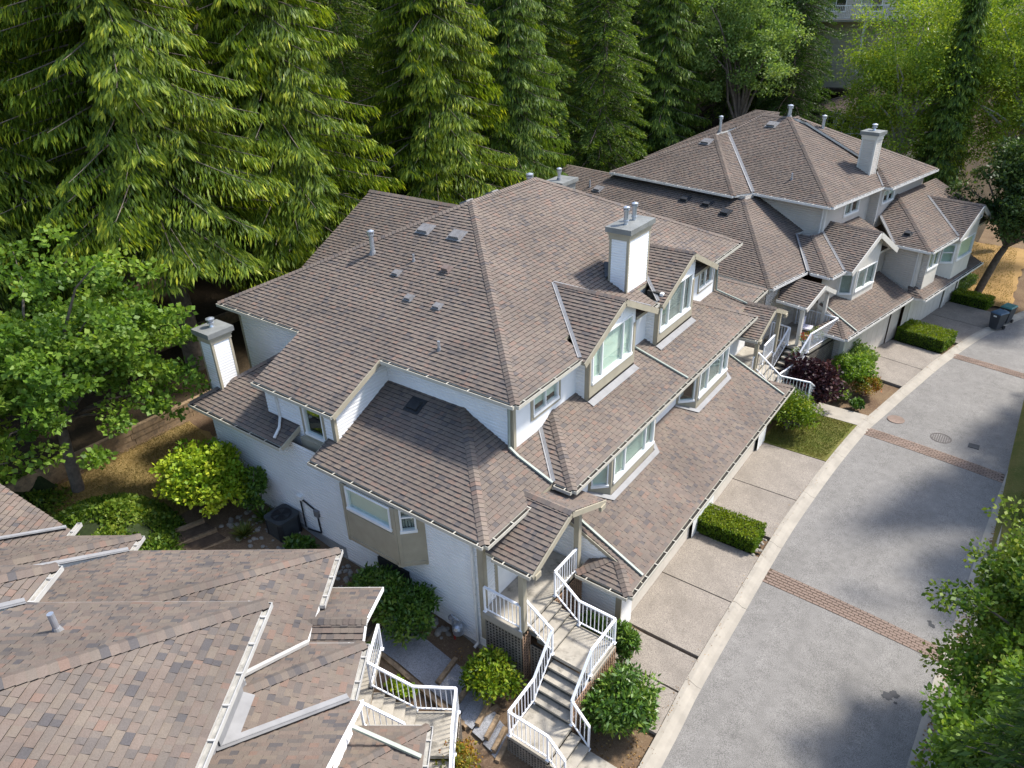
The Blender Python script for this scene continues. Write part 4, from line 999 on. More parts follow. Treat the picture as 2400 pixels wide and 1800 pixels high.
B.wall(FY(40.95), [(-16.5, 5.2), (-16.05, 5.2), (-16.05, 7.46), (-16.5, 7.46)]); B.board(FY(35.88), -16.64, -16.48, 5.7, 7.42); B.board(FX(-16.5), 35.86, 36.0, 5.7, 7.42); B.board(FX(-16.05), 40.93, 41.06, 5.6, 7.42)
B.wall(BX(-29), [(-46.8, 1), (-34.6, 1), (-34.6, 7.46), (-46.8, 7.46)], lap=0); B.wall(BY(46.8), [(16.05, 1), (29, 1), (29, 7.46), (16.05, 7.46)], lap=0)
B.wall(FY(29.95), [(-33, .5), (-15.9, .5), (-15.9, 4.96), (-33, 4.96)]); B.wall(FX(-15.9), [(29.95, .5), (33.0, .5), (33.0, 4.96), (29.95, 4.96)])
B.wall(FX(-14.7), [(32.9, 2.4), (39.95, 2.4), (39.95, 4.96), (32.9, 4.96)], (), 'cream_siding', 0)
B.wall(FY(40.05), [(-16.5, 2.4), (-12.9, 2.4), (-12.9, 4.96), (-16.5, 4.96)]); B.board(FY(40.05), -13.06, -12.88, 2.7, 4.92)
B.wall(FX(-12.9), [(40.05, 2.4), (48.2, 2.4), (48.2, 4.96), (40.05, 4.96)], (), 'cream_siding', 0); B.board(FX(-12.9), 40.03, 40.18, 2.7, 4.92)
def bay2(ya, ym0, ym1, yb_, xb, xf, zlo, zhi, h0, gy, zr, sl_, blinds, side=True, hd=None):
    top = lambda y: zr-sl_*abs(y-gy)-.15
    fr = ((xf, 0), (0, 1), (1, 0)); hb = (ym0+.14, ym1-.12, h0, h0+1.15)
    B.wall(fr, [(ym0, zlo), (ym1, zlo), (ym1, top(ym1)), (gy, top(gy)), (ym0, top(ym0))], [hb], 'cream_trim', 0, 'bay_wall'); B.window(fr, *hb, div=blinds[2], blind=blinds[0])
    tw = MB(); t_ = [(gy+.2, top(gy)-.55), (gy+.2, top(gy)-.22), (gy-.45, top(gy)-.55)]
    for i in range(3): a, b = t_[i], t_[(i+1) % 3]; tw.beam((xf+.02, a[0], a[1]), (xf+.02, b[0], b[1]), .05, .05)
    o_ = tw.build('window', 'white_trim', b2r); pn = MB(); pn.poly([(xf+.012, u, z) for u, z in t_]); pn.build('pane', 'room_dark', o_)
    fr, Lf = frame2((xb, ya), (xf, ym0)); hb = (.12, Lf-.12, h0-.05, h0+1.0); B.wall(fr, [(0, zlo), (Lf, zlo), (Lf, zhi), (0, zhi)], [hb], 'cream_trim', 0, 'bay_wall'); B.window(fr, *hb, blind=blinds[1], hdiv=hd)
    fr, Lf = frame2((xf, ym1), (xb, yb_)); B.wall(fr, [(0, zlo), (Lf, zlo), (Lf, zhi), (0, zhi)], (), 'cream_trim', 0, 'bay_wall')
bay2(34.65, 35.25, 37.57, 38.2, -14.7, -14.08, 2.9, 5.0, 3.55, 36.6, 6.42, .56, ('curtain', 'curtain', (.5,)))
bay2(42.65, 43.3, 45.75, 46.4, -12.9, -12.25, 2.5, 5.0, 3.6, 45.6, 6.28, .55, ('blind', 'blind', ()), hd=.55)
bx_ = (40.35, 41.75, 3.75, 4.75); B.wall(FX(-12.6), [(40.23, 2.6), (41.9, 2.6), (41.9, 4.96), (40.23, 4.96)], [bx_], 'cream_trim', 0, 'bay_wall'); B.window(FX(-12.6), *bx_, div=(.5,), blind='curtain'); B.wall(FY(40.23), [(-12.9, 2.6), (-12.6, 2.6), (-12.6, 4.96), (-12.9, 4.96)])
# garage fronts
gh = [(33.9, 38.4, 0, 2.12)]
B.wall(FX(-13.1), [(33.05, 0), (39.6, 0), (39.6, 2.5), (33.05, 2.5)], gh, 'cream_siding', 0); gh2 = [(40.6, 45.5, 0, 2.12), (46.2, 47.5, 0, 2.12)]
B.wall(FX(-12.95), [(39.6, 0), (47.75, 0), (47.75, 2.5), (39.6, 2.5)], gh2, 'cream_siding', 0)
for (a, b, c, d), xx in [(gh[0], -13.1)]+[(q, -12.95) for q in gh2]:
    n_ = max(1, round((b-a)/.62))
    for k in range(n_):
        mb = MB(); mb.box(xx-.1, xx-.06, a+(b-a)*k/n_+.008, a+(b-a)*(k+1)/n_-.008, .01, d-.01); mb.build('garage_door_panel', 'garage_door', b2r)
B.wall(FY(33.05), [(-15.9, 0), (-13.1, 0), (-13.1, 2.5), (-14.8, 3.4), (-15.9, 3.4)]); B.board(FY(33.05), -13.28, -13.08, 0, 2.45); B.board(FX(-13.1), 33.03, 33.2, 0, 2.45); B.board(FX(-12.95), 40.3, 40.6, 0, 2.45); B.board(FX(-12.95), 45.5, 45.75, 0, 2.45); B.wall(BY(47.75), [(12.95, 0), (16, 0), (16, 3.0), (12.95, 2.5)], lap=0)
B.trimmb.beam((-12.66, 33.03, 2.4), (-14.85, 33.03, gz2(-14.85)-.1), .03, .16)
for xk, yk in ((-14.35, 30.75), (-14.35, 33.0)): B.trimmb.box(xk-.08, xk+.08, yk-.08, yk+.08, 2.0, 4.12)
B.chimney(-17.74, -16.94, 41.27, 42.0, 7.2, 9.77, [(-17.34, 41.64, .4, 'cap')], 'cream_siding')
B.roof_vent(s1(-22.94, 40.89), k1, (.26, .22), 'vent_grey', .15); B.roof_vent(s2(-25.29, 37.86), k3, (.26, .22), 'vent_grey', .15)
B.vent_pipe(s1(-19.1, 36.81), .35, .05); B.vent_pipe((-20.69, 42.6, ZE+P*4.64), .8, .09, True); B.vent_pipe((-22.5, 41.9, RA[2]), .55, .11, True); B.vent_pipe((-25.6, 39.6, 9.5), .8, .085, True)
for x, y in ((-22.1, 33.74), (-23.56, 33.74), (-20.7, 33.4)): B.roof_vent((x, y, ZM+P*(y-29.54)), w1_, (.22, .18), 'dark_metal', .14)
B.roof_vent((-19.2, 31.2, ZM+P*1.66), w1_, (.14, .12), 'vent_grey', .14); B.roof_vent((-14.02, 40.6, ZM+P*.89), y2_, (.16, .13), 'dark_metal', .16)
B.vent_pipe((-30.16, 33.14, ZM+P*3.6), .4, .05); B.roof_vent((-29.43, 33.1, ZM+P*3.56), w1_, (.24, .2), 'vent_grey', .14)
B.finish()

# ================================================================ TOWNHOUSE BLOCK (near, turned 55 degrees)
A0 = -R(55)
b0r = thing('townhouse_block', 'townhouse roofs with blended tan shingles and white gutters, across the gravel path', 'house', (-6, -9, 0), A0)
B = Building(b0r, 'shingle_near', 'white_siding', 'white_trim', 21, 300); B.debris = 'gutter_silt'; B.gutmat = 'gutter_dull'
KX, KY = -9.8, -5.08
def pa(x, y): return (x, y, ZE+P*(KY-y))
def pb(x, y): return (x, y, ZE+P*(x-KX))
TOP = 6.6
a1 = B.roof([(KX, KY, ZE), (4, KY, ZE), (4, KY-TOP, ZE+P*TOP), (KX+TOP, KY-TOP, ZE+P*TOP)]); a2 = B.roof([(KX, KY, ZE), (KX+TOP, KY-TOP, ZE+P*TOP), (KX+TOP, -12.3, ZE+P*TOP), (-9.8, -9.68, ZE), (KX, -9.68, ZE)])
B.cap((KX, KY, ZE), (KX+TOP, KY-TOP, ZE+P*TOP), a1, a2, .17)
X4, Y4 = -10.82, -9.68
a3 = B.roof([(X4, Y4, ZE), (-9.8, Y4, ZE), (-6.5, Y4-3.3, ZE+P*3.3), (X4+5, Y4-5, ZE+P*5)]); a4 = B.roof([(X4, Y4, ZE), (X4+5, Y4-5, ZE+P*5), (X4+5, -18, ZE+P*5), (X4, -18, ZE)])
B.cap((X4, Y4, ZE), (X4+5, Y4-5, ZE+P*5), a3, a4, .17); B.valley((-9.8, Y4, ZE), (-6.5, Y4-3.3, ZE+P*3.3), a2, a3, .12)
# main-floor side roof
K2 = (-14.04, -5.05, ZM); h_ = 3.5
c1 = B.roof([(-14.04, -5.05, ZM), (-9.3, -5.05, ZM), (-9.3, -8.55, ZM+P*3.5), (-10.54, -8.55, ZM+P*3.5)]); c2 = B.roof([(-14.04, -5.05, ZM), (-10.54, -8.55, ZM+P*3.5), (-10.54, -13.0, ZM+P*3.5), (-14.04, -10.44, ZM)])
B.cap(K2, (-10.54, -8.55, ZM+P*3.5), c1, c2, .16)
c3 = B.roof([(-14.64, -10.49, ZM), (-14.04, -10.49, ZM), (-11.4, -13.3, ZM+P*2.8), (-11.8, -13.33, ZM+P*2.84)]); c4 = B.roof([(-14.64, -10.49, ZM), (-11.8, -13.33, ZM+P*2.84), (-11.8, -16, ZM+P*2.84), (-14.64, -14.0, ZM)])
B.cap((-14.64, -10.49, ZM), (-11.8, -13.33, ZM+P*2.84), c3, c4, .16); B.valley((-14.04, -10.49, ZM), (-11.4, -13.3, ZM+P*2.8), c2, c3, .12)
c5 = B.roof([(-14.9, -12.5, ZM), (-14.2, -12.5, ZM), (-10.5, -17.5, ZM+2.3), (-16.8, -17.5, ZM+2.3)])
B.valley((-14.9, -12.6, ZM+.05), (-11.5, -16.1, ZM+1.66), c5, c4, .1)
# street tier
TY = -3.78
f1 = B.roof([(-11.01, TY, ZM), (-4, TY, ZM), (-4, -5.7, ZM+P*1.92), (-9.09, -5.7, ZM+P*1.92)]); f2 = B.roof([(-11.01, TY, ZM), (-9.09, -5.7, ZM+P*1.92), (-9.09, -6.6, ZM+P*1.92), (-11.01, -5.0, ZM)])
B.cap((-11.01, TY, ZM), (-9.09, -5.7, ZM+P*1.92), f1, f2, .15)
gy_, gs = -3.55, .54
g1_ = B.roof([(-9.57, gy_, 4.97), (-7.0, gy_, 4.97+gs*2.57), (-7.0, -6.3, 4.97+gs*2.57), (-7.85, -5.72, 5.899), (-9.6, -3.8, 4.954)])
g2_ = B.roof([(-4.43, gy_, 4.97), (-7.0, gy_, 4.97+gs*2.57), (-7.0, -6.3, 4.97+gs*2.57), (-6.15, -5.72, 5.899), (-4.4, -3.8, 4.954)])
B.valley((-9.6, -3.8, 5.0), (-7.88, -5.68, 5.90), g1_, f1, .13)
B.trimmb.beam((-9.62, gy_+.02, 4.90), (-6.98, gy_+.02, 4.90+gs*2.62), .03, .12)
# porch
pz, px_ = 5.03, -11.65
o1 = B.roof([(-13.35, -3.87, 4.33), (px_, -3.87, pz), (px_, -5.25, pz), (-13.35, -5.25, 4.33)], .1); o2 = B.roof([(px_, -3.87, pz), (px_, -5.25, pz), (-11.0, -5.25, pz-.42*.65), (-11.0, -3.87, pz-.42*.65)], .1)
B.cap((px_, -5.2, pz), (px_, -3.87, pz), o1, o2, .12)
B.trimmb.beam((-13.4, -3.85, 4.27), (px_, -3.85, pz-.05), .03, .1); B.trimmb.beam((-10.95, -3.85, pz-.42*.7-.05), (px_, -3.85, pz-.05), .03, .1)
# pent and garage roofs
v1 = B.roof([(-10.8, -2.56, ZG), (-4, -2.56, ZG), (-4, -4.3, ZG+P*1.74), (-9.06, -4.3, ZG+P*1.74)]); v2 = B.roof([(-10.8, -2.56, ZG), (-9.06, -4.3, ZG+P*1.74), (-10.8, -4.3, ZG)])
B.cap((-10.8, -2.56, ZG), (-9.06, -4.3, ZG+P*1.74), v1, v2, .11)
B.downspout([(-10.2, -4.1, ZG+.85), (-9.98, -2.6, ZG+.1)], 'downspout_green', .09)
B.downspout([(-9.45, -5.85, 5.85), (-11.0, -5.0, 5.08)], 'gutter_dull', .09)
for a, b, o_ in (((KX, KY, ZE), (1, KY, ZE), (0, 1, 0)), ((X4, Y4, ZE), (-9.82, Y4, ZE), (0, 1, 0)), ((-14.04, -5.05, ZM), (-12.15, -5.05, ZM), (0, 1, 0)), ((-14.64, -10.49, ZM), (-14.06, -10.49, ZM), (0, 1, 0)), ((-11.01, TY, ZM), (-9.6, TY, ZM), (0, 1, 0)), ((-10.8, -2.56, ZG), (-5, -2.56, ZG), (0, 1, 0)), ((-15.2, -12.5, ZM), (-14.6, -12.5, ZM), (0, 1, 0))):
    B.gutter(a, b, o_, step=.62)
for a, b in (((KX, KY, ZE), (KX, -9.68, ZE)), ((X4, Y4, ZE), (X4, -18, ZE)), ((-14.04, -5.05, ZM), (-14.04, -10.44, ZM)), ((-14.64, -10.5, ZM), (-14.64, -14, ZM)), ((-11.01, TY, ZM), (-11.01, -5.0, ZM)), ((-13.37, -3.87, 4.33), (-13.37, -5.2, 4.33)), ((-10.8, -2.56, ZG), (-10.8, -4.0, ZG))):
    B.gutter(tuple(Vector(a)-Vector((0, 0, .05))), tuple(Vector(b)-Vector((0, 0, .05))), (-1, 0, 0), step=99, wid=.075)
# walls of the near block
GY = lambda y: ((0, y), (-1, 0), (0, 1)); GX_ = lambda x: ((x, 0), (0, -1), (-1, 0))
B.wall(GY(-5.62), [(-3, 4.8), (9.3, 4.8), (9.3, 7.46), (-3, 7.46)], (), 'grey_upper_wall', 0); B.wall(GX_(-9.3), [(5.62, 4.8), (18, 4.8), (18, 7.46), (5.62, 7.46)])  # street-side upper wall toned dark grey, unlike the block's white siding elsewhere
B.wall(GX_(-13.6), [(5.5, .2), (17, .2), (17, 4.96), (5.5, 4.96)]); B.wall(GY(-5.5), [(10.5, .2), (13.6, .2), (13.6, 4.96), (10.5, 4.96)])
B.wall(GY(-4.25), [(4, 0), (10.5, 0), (10.5, 4.96), (4, 4.96)]); B.wall(GX_(-10.5), [(4.25, 0), (5.5, 0), (5.5, 4.96), (4.25, 4.96)])
B.wall(GY(-3.1), [(4, 0), (10.3, 0), (10.3, 2.4), (4, 2.4)], lap=0); B.wall(GX_(-10.3), [(3.1, 0), (4.3, 0), (4.3, 2.6), (3.1, 2.4)])
fl = MB(); fl.poly([(-9.1, -5.6, 5.90), (-7.9, -5.6, 5.90), (-7.9, -5.38, 5.80), (-9.1, -5.38, 5.80)]); fl.poly([(-9.1, -5.585, 5.82), (-7.95, -5.585, 5.82), (-7.95, -5.585, 6.2), (-9.1, -5.585, 6.2)]); fl.build('base_flashing', 'flashing', b0r)
B.vent_pipe(pb(-8.63, -8.19), .42, .055)
B.finish()

# ================================================================ STAIRS AND RAILINGS
_bal = None
def baluster_mesh():
    global _bal
    if _bal is None:
        mb = MB(); mb.box(-.009, .009, -.009, .009, 0, 1)
        _bal = bpy.data.meshes.new('baluster'); _bal.from_pydata(mb.v, [], mb.f); _bal.materials.append(MATS['rail_white']); _bal.update()
    return _bal
def railing(root, pts, h=.92, spacing=.125, posts=None):
    pts = [Vector(p) for p in pts]; up = Vector((0, 0, 1)); org = ORG[root.name]
    mb = MB()
    for a, b in zip(pts, pts[1:]): mb.beam(a+up*h, b+up*h, .065, .045)
    top = mb.build('railing', 'rail_white', root)
    for a, b in zip(pts, pts[1:]):
        m2 = MB(); m2.beam(a+up*.11, b+up*.11, .035, .03); m2.build('bottom_rail', 'rail_white', top)
        L_ = (b-a).to_2d().length; n_ = max(1, int(L_/spacing))
        for k in range(1, n_):
            p = a+(b-a)*(k/n_)
            link_mesh('baluster', baluster_mesh(), top, Matrix.Translation(p+up*.11-org) @ Matrix.Diagonal((1, 1, h-.12, 1)))
    for i, p in enumerate(pts):
        if posts is None or i in posts:
            m2 = MB(); m2.box(p.x-.024, p.x+.024, p.y-.024, p.y+.024, p.z-.02, p.z+h-.01); m2.box(p.x-.05, p.x+.05, p.y-.05, p.y+.05, p.z, p.z+.015); m2.build('post', 'rail_white', top)
    return top
def steps(root, x0, x1, y0, y1, ztop, zbot, n_, axis, sgn, mat='stair_concrete'):
    """n_ risers from ztop down to zbot; treads advance along axis in direction sgn from the high edge"""
    r_ = (ztop-zbot)/n_
    for k in range(1, n_):
        z = ztop-r_*k
        mb = MB(); rz_ = MB()
        if axis == 'x':
            t = (x1-x0)/(n_-1); a = x0+(k-1)*t if sgn > 0 else x1-k*t
            mb.box(a-(.03 if sgn < 0 else 0), a+t+(.03 if sgn > 0 else 0), y0, y1, z-.06, z); rz_.box(a+.02, a+t-.02, y0+.01, y1-.01, z-r_-.05, z-.06)
        else:
            t = (y1-y0)/(n_-1); a = y0+(k-1)*t if sgn > 0 else y1-k*t
            mb.box(x0, x1, a-(.03 if sgn < 0 else 0), a+t+(.03 if sgn > 0 else 0), z-.06, z); rz_.box(x0+.01, x1-.01, a+.02, a+t-.02, z-r_-.05, z-.06)
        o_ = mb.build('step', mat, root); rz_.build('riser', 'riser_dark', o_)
def lattice(root, a, b, z0, z1, mat, pitch=.11, back=True):
    a, b = Vector((a[0], a[1], 0)), Vector((b[0], b[1], 0)); d = (b-a).normalized(); n_ = Vector((d.y, -d.x, 0)); L_ = (b-a).length
    mb = MB(); k = 0
    while k*pitch < L_:
        p = a+d*(k*pitch+.02); mb.beam(p+Vector((0, 0, z0))+n_*.012, p+Vector((0, 0, z1))+n_*.012, .045, .012, n_); k += 1
    z = z0+.05
    while z < z1: mb.beam(a+Vector((0, 0, z)), b+Vector((0, 0, z)), .04, .012, n_); z += pitch
    la = mb.build('lattice', mat, root, kind='stuff')
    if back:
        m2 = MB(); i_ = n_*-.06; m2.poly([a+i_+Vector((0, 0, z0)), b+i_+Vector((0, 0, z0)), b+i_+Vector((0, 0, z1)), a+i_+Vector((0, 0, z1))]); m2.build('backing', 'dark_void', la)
    return la
def box_part(root, name, mat, *a):
    mb = MB(); mb.box(*a); return mb.build(name, mat, root)
# stairs of the white block
sr = thing('staircase', 'concrete porch stairs with white railings and brown lattice, between rhododendrons and driveway', 'stairs', (-7.4, 11, 0))
DK = 2.2
box_part(sr, 'deck', 'stair_concrete', -9.6, -8.28, 11.12, 14.3, DK-.12, DK); box_part(sr, 'deck_edge', 'concrete', -9.6, -8.24, 11.09, 11.12, DK-.22, DK-.01)
steps(sr, -8.28, -7.5, 11.45, 12.72, DK, 1.55, 4, 'x', 1)
box_part(sr, 'landing', 'stair_concrete', -7.5, -6.28, 11.45, 12.72, 1.43, 1.55)
steps(sr, -7.45, -6.28, 10.45, 11.45, 1.55, .62, 5, 'y', -1)
box_part(sr, 'landing', 'stair_concrete', -7.45, -6.24, 9.3, 10.45, .5, .62)
steps(sr, -6.24, -5.72, 9.35, 10.45, .62, .02, 3, 'x', 1)
box_part(sr, 'footing', 'stair_concrete', -5.78, -4.7, 9.3, 10.5, -.1, .02)
railing(sr, [(-9.55, 11.16, DK), (-8.32, 11.16, DK)]); railing(sr, [(-8.3, 11.4, DK), (-7.48, 11.42, 1.6), (-7.42, 10.45, .7), (-7.42, 9.33, .62), (-6.24, 9.33, .62), (-5.74, 9.33, .1)])
railing(sr, [(-8.26, 13.9, DK), (-8.26, 12.75, DK), (-7.45, 12.74, 1.55), (-6.3, 12.74, 1.55), (-6.3, 11.45, 1.55), (-6.27, 10.48, .66), (-5.74, 10.48, .08)])
lattice(sr, (-9.55, 11.14), (-8.3, 11.14), .2, DK-.2, 'lattice_grey'); lattice(sr, (-8.27, 11.14), (-8.27, 11.5), .2, DK-.2, 'lattice_brown'); lattice(sr, (-8.2, 11.43), (-7.45, 11.43), .1, 1.5, 'lattice_grey')
lattice(sr, (-8.27, 12.76), (-8.27, 14.3), .05, DK-.2, 'lattice_brown'); lattice(sr, (-7.47, 9.3), (-6.2, 9.3), 0, .5, 'lattice_grey', .09); lattice(sr, (-6.26, 10.5), (-6.26, 12.72), 0, 1.4, 'lattice_brown'); lattice(sr, (-7.47, 11.4), (-7.47, 9.32), 0, .55, 'lattice_grey')
box_part(sr, 'deck_edge', 'concrete', -6.29, -6.25, 11.42, 12.76, 1.28, 1.44)
# far porch stairs (between the blocks)
sf = thing('staircase', 'shared entry stairs with white railings and flower pots, between the two far porches', 'stairs', (-8, 31, 0))
box_part(sf, 'deck', 'stair_concrete', -9.6, -8.28, 28.4, 31.4, DK-.12, DK)
railing(sf, [(-8.3, 28.6, DK), (-8.3, 29.2, DK)]); railing(sf, [(-8.3, 30.0, DK), (-8.3, 31.4, DK)]); railing(sf, [(-8.3, 29.2, DK), (-7.2, 29.3, 1.3), (-6.0, 29.6, 1.2), (-5.9, 30.7, .4)])
steps(sf, -8.28, -7.4, 29.3, 30.4, DK, 1.3, 5, 'x', 1); box_part(sf, 'landing', 'stair_concrete', -7.4, -6.1, 29.3, 30.7, 1.18, 1.3)
lattice(sf, (-8.3, 30.4), (-8.3, 31.5), .2, DK-.2, 'lattice_grey'); lattice(sf, (-7.4, 29.28), (-6.05, 29.28), .0, 1.2, 'lattice_grey')
s3 = thing('staircase', 'porch stairs with flowers and cushioned chair, under the cream block porch roof', 'stairs', (-14, 32, 0), A2)
box_part(s3, 'deck', 'stair_concrete', -15.9, -13.6, 30.4, 33.0, 1.98, 2.1)
steps(s3, -14.6, -13.5, 29.1, 30.4, 2.1, .9, 6, 'y', -1); box_part(s3, 'landing', 'stair_concrete', -14.7, -13.4, 27.9, 29.15, .78, .9)
railing(s3, [(-13.62, 33.0, 2.1), (-13.62, 30.4, 2.1), (-13.62, 29.1, .95), (-13.62, 27.9, .9)]); railing(s3, [(-15.6, 30.4, 2.1), (-14.65, 30.4, 2.1)]); railing(s3, [(-14.7, 30.4, 2.1), (-14.7, 29.2, .95)])
railing(s3, [(-15.7, 33.0, 2.1), (-13.62, 33.0, 2.1)])
lattice(s3, (-13.58, 29.1), (-13.58, 33), 0, 1.9, 'lattice_grey'); lattice(s3, (-15.6, 30.38), (-14.7, 30.38), 0, 1.9, 'lattice_grey')
# near block stairs
s0 = thing('staircase', 'concrete entry stairs with white railings, beside the tan-shingled near roofs', 'stairs', (-11, -3, 0), A0)
box_part(s0, 'deck', 'stair_concrete', -13.3, -11.0, -5.5, -4.12, DK-.12, DK)
steps(s0, -12.1, -11.0, -4.12, -3.1, DK, 1.3, 5, 'y', 1); box_part(s0, 'landing', 'stair_concrete', -12.1, -10.88, -3.12, -2.02, 1.18, 1.3); steps(s0, -10.88, -8.9, -3.0, -2.05, 1.3, .0, 7, 'x', 1)
railing(s0, [(-12.1, -4.15, DK), (-12.08, -3.1, 1.35), (-12.06, -2.02, 1.3), (-10.9, -2.02, 1.3), (-9.0, -2.02, .1)]); railing(s0, [(-11.0, -4.12, DK), (-11.0, -3.15, 1.4)]); railing(s0, [(-13.3, -4.1, DK), (-12.1, -4.15, DK)])
lattice(s0, (-10.9, -1.99), (-12.1, -1.99), .1, 1.15, 'lattice_grey')

# ================================================================ SMALL THINGS
def wpt(x, y, dz=0): return (x, y, gz(x, y)+dz)
# timber edging and steps on the gravel path
ts = thing('timber_steps', 'weathered timber steps leading down from the gravel path', 'steps', (-8.2, 9.4, .2))
for k, (xa, xb) in enumerate(((-8.95, -8.45), (-8.45, -8.05), (-8.05, -7.72), (-7.72, -7.5))):
    mb = MB(); mb.beam((xb+.02, 9.75-k*.13-.62+.1, .34-k*.09), (xb-.12, 9.95-k*.13, .34-k*.09), .12, .14); mb.build('timber', 'timber', ts)
    mb = MB(); mb.poly([(xa, 9.1-k*.06, .36-k*.09), (xb, 9.05-k*.06, .36-k*.09), (xb-.12, 9.95-k*.12, .36-k*.09), (xa-.12, 10.05-k*.12, .36-k*.09)]); mb.build('gravel_tread', 'gravel', ts)
for i, (a, b, lab) in enumerate((((-12.1, 9.2), (-8.75, 9.05), 'long timber edging along the gravel path, beside the near stairs'), ((-12.75, 10.15), (-12.4, 9.1), 'timber edging by the round drain at the gravel path'), ((-10.2, 10.5), (-10.1, 9.55), 'timber cross-tie in the middle of the gravel path'), ((-9.4, 10.45), (-9.3, 9.45), 'timber cross-tie at the lower end of the gravel path'), ((-8.7, 9.0), (-8.35, 10.05), 'timber tie above the timber steps'))):
    mb = MB(); za, zb_ = gz(*a)+.06, gz(*b)+.06; mb.beam((a[0], a[1], za), (b[0], b[1], zb_), .13, .14); single(mb, 'timber_edging', 'timber', (a[0], a[1], za), lab, 'timber', 'timber edging')
# round drain well
dw_ = thing('drain_well', 'round iron-grated drain beside the near porch roof', 'drain', (-13.0, 9.75, .75))
mb = MB(); mb.lathe((-13.0, 9.75, .5), [(.36, 0), (.36, .3), (.44, .3), (.44, 0)], 20); mb.build('rim', 'iron', dw_)
mb = MB(); mb.lathe((-13.0, 9.75, .5), [(.36, .1), (.01, .1)], 20); mb.build('pit', 'dark_void', dw_)
for k in range(9):
    x = -.32+k*.08; h2_ = math.sqrt(max(.01, .36**2-x*x)); mb = MB(); mb.box(-13+x-.012, -13+x+.012, 9.75-h2_, 9.75+h2_, .78, .8); mb.build('bar', 'iron', dw_)
# street drain grate and covers
gr = thing('street_drain', 'round iron drain grate in the asphalt beside the brick band', 'drain', (-.79, 31.81, -.06))
mb = MB(); mb.lathe((-.79, 31.81, -.075), [(.42, 0), (.42, .022), (.36, .024), (.36, 0)], 22); mb.build('rim', 'iron', gr)
for k in range(8):
    x = -.3+k*.085; h2_ = math.sqrt(.36**2-x*x); mb = MB(); mb.box(-.79+x-.02, -.79+x+.02, 31.81-h2_, 31.81+h2_, -.07, -.05); mb.build('bar', 'iron', gr)
mb = MB(); mb.lathe((-2.69, 32.41, -.09), [(.36, 0), (.36, .03), (.01, .032)], 22); single(mb, 'manhole_cover', 'brick_red', (-2.69, 32.41, -.09), 'round rust-red cover in the asphalt near the kerb', 'cover')
mb = MB(); mb.box(.25, .65, 31.7, 32.05, -.08, -.045); single(mb, 'valve_cover', 'dark_metal', (.45, 31.88, -.07), 'small square dark cover in the shaded asphalt', 'cover')
def blotch(cx, cy, rad, seed):
    rr = random.Random(seed); n_ = 18; mb = MB(); q = []
    for k in range(n_): t = 2*math.pi*k/n_; r_ = rad*(.75+.5*rr.random()); q.append((cx+r_*math.cos(t), cy+r_*math.sin(t), -.10+.04*math.sin(math.pi*(cx+4.1)/5.3)+.006))
    mb.poly(q); return mb
plain('oil', (.03, .03, .032, 1), .5, .3, 5)
st_ = structroot('oil_stain', (.26, 16.8, -.06))
for cx, cy, r_, sd_ in ((.18, 16.72, .14, 1), (.33, 16.9, .12, 2), (.42, 16.62, .05, 3), (.74, 20.2, .1, 4), (.66, 20.32, .06, 5)): blotch(cx, cy, r_, sd_).build('stain', 'oil', st_)
# air conditioner
ac = thing('air_conditioner', 'dark grey air conditioner on a pad against the white side wall', 'air conditioner', (-18.0, 10.75, 1.1))
mb = MB(); mb.box(-18.5, -17.45, 10.25, 11.2, 1.0, 1.16); mb.build('pad', 'ac_light', ac)
def rrect(cx, cy, hx, hy, r_, n_=5):
    o_ = []
    for (sx, sy, t0) in ((1, 1, 0), (-1, 1, 90), (-1, -1, 180), (1, -1, 270)):
        for k in range(n_+1): t = R(t0+90*k/n_); o_.append((cx+sx*(hx-r_)+r_*math.cos(t), cy+sy*(hy-r_)+r_*math.sin(t)))
    return o_
mb = MB(); mb.prism(rrect(-18, 10.75, .43, .43, .14), 1.17, 1.98); body = mb.build('body', 'ac_grey', ac)
for k in range(26):
    q = rrect(-18, 10.75, .435, .435, .14, 6); p = q[k*len(q)//26]; m2 = MB(); m2.box(p[0]-.008, p[0]+.008, p[1]-.008, p[1]+.008, 1.22, 1.95); m2.build('fin', 'dark_metal', body)
mb = MB(); mb.prism(rrect(-18, 10.75, .46, .46, .15), 1.98, 2.06); tp = mb.build('top', 'ac_grey', ac)
mb = MB(); mb.lathe((-18, 10.75, 2.06), [(.35, .0), (.35, .012), (.33, .014), (.33, .004), (.02, .004)], 24); mb.build('fan_opening', 'black_plastic', tp)
mb = MB()
for k in range(3): t = k*2.094; mb.poly([(-18, 10.75, 2.07), (-18+.3*math.cos(t), 10.75+.3*math.sin(t), 2.065), (-18+.3*math.cos(t+.7), 10.75+.3*math.sin(t+.7), 2.09)])
mb.build('fan_blade', 'ac_grey', tp)
for k in range(10):
    m2 = MB(); t = k*math.pi/10; m2.beam((-18+.34*math.cos(t), 10.75+.34*math.sin(t), 2.1), (-18-.34*math.cos(t), 10.75-.34*math.sin(t), 2.1), .006, .006); m2.build('grille_wire', 'dark_metal', tp)
ls = thing('line_set', 'black pipes with white elbow on the white wall above the air conditioner', 'pipes', (-17.2, 11.2, 1.6))
for q in (((-17.45, 11.22, 2.75), (-17.4, 11.2, 1.5)), ((-17.45, 11.22, 2.7), (-16.7, 11.24, 2.45)), ((-16.7, 11.24, 2.45), (-16.65, 11.24, 1.55)), ((-16.65, 11.24, 1.55), (-17.3, 11.2, 1.45))):
    mb = MB(); mb.tube(q[0], q[1], .028, 8); mb.build('pipe', 'black_plastic', ls)
mb = MB(); mb.box(-17.55, -17.3, 11.14, 11.29, 2.68, 2.82); mb.build('elbow_cover', 'white_trim', ls); mb = MB(); mb.box(-16.78, -16.58, 11.17, 11.29, 2.25, 2.5); mb.build('switch_box', 'vent_grey', ls)
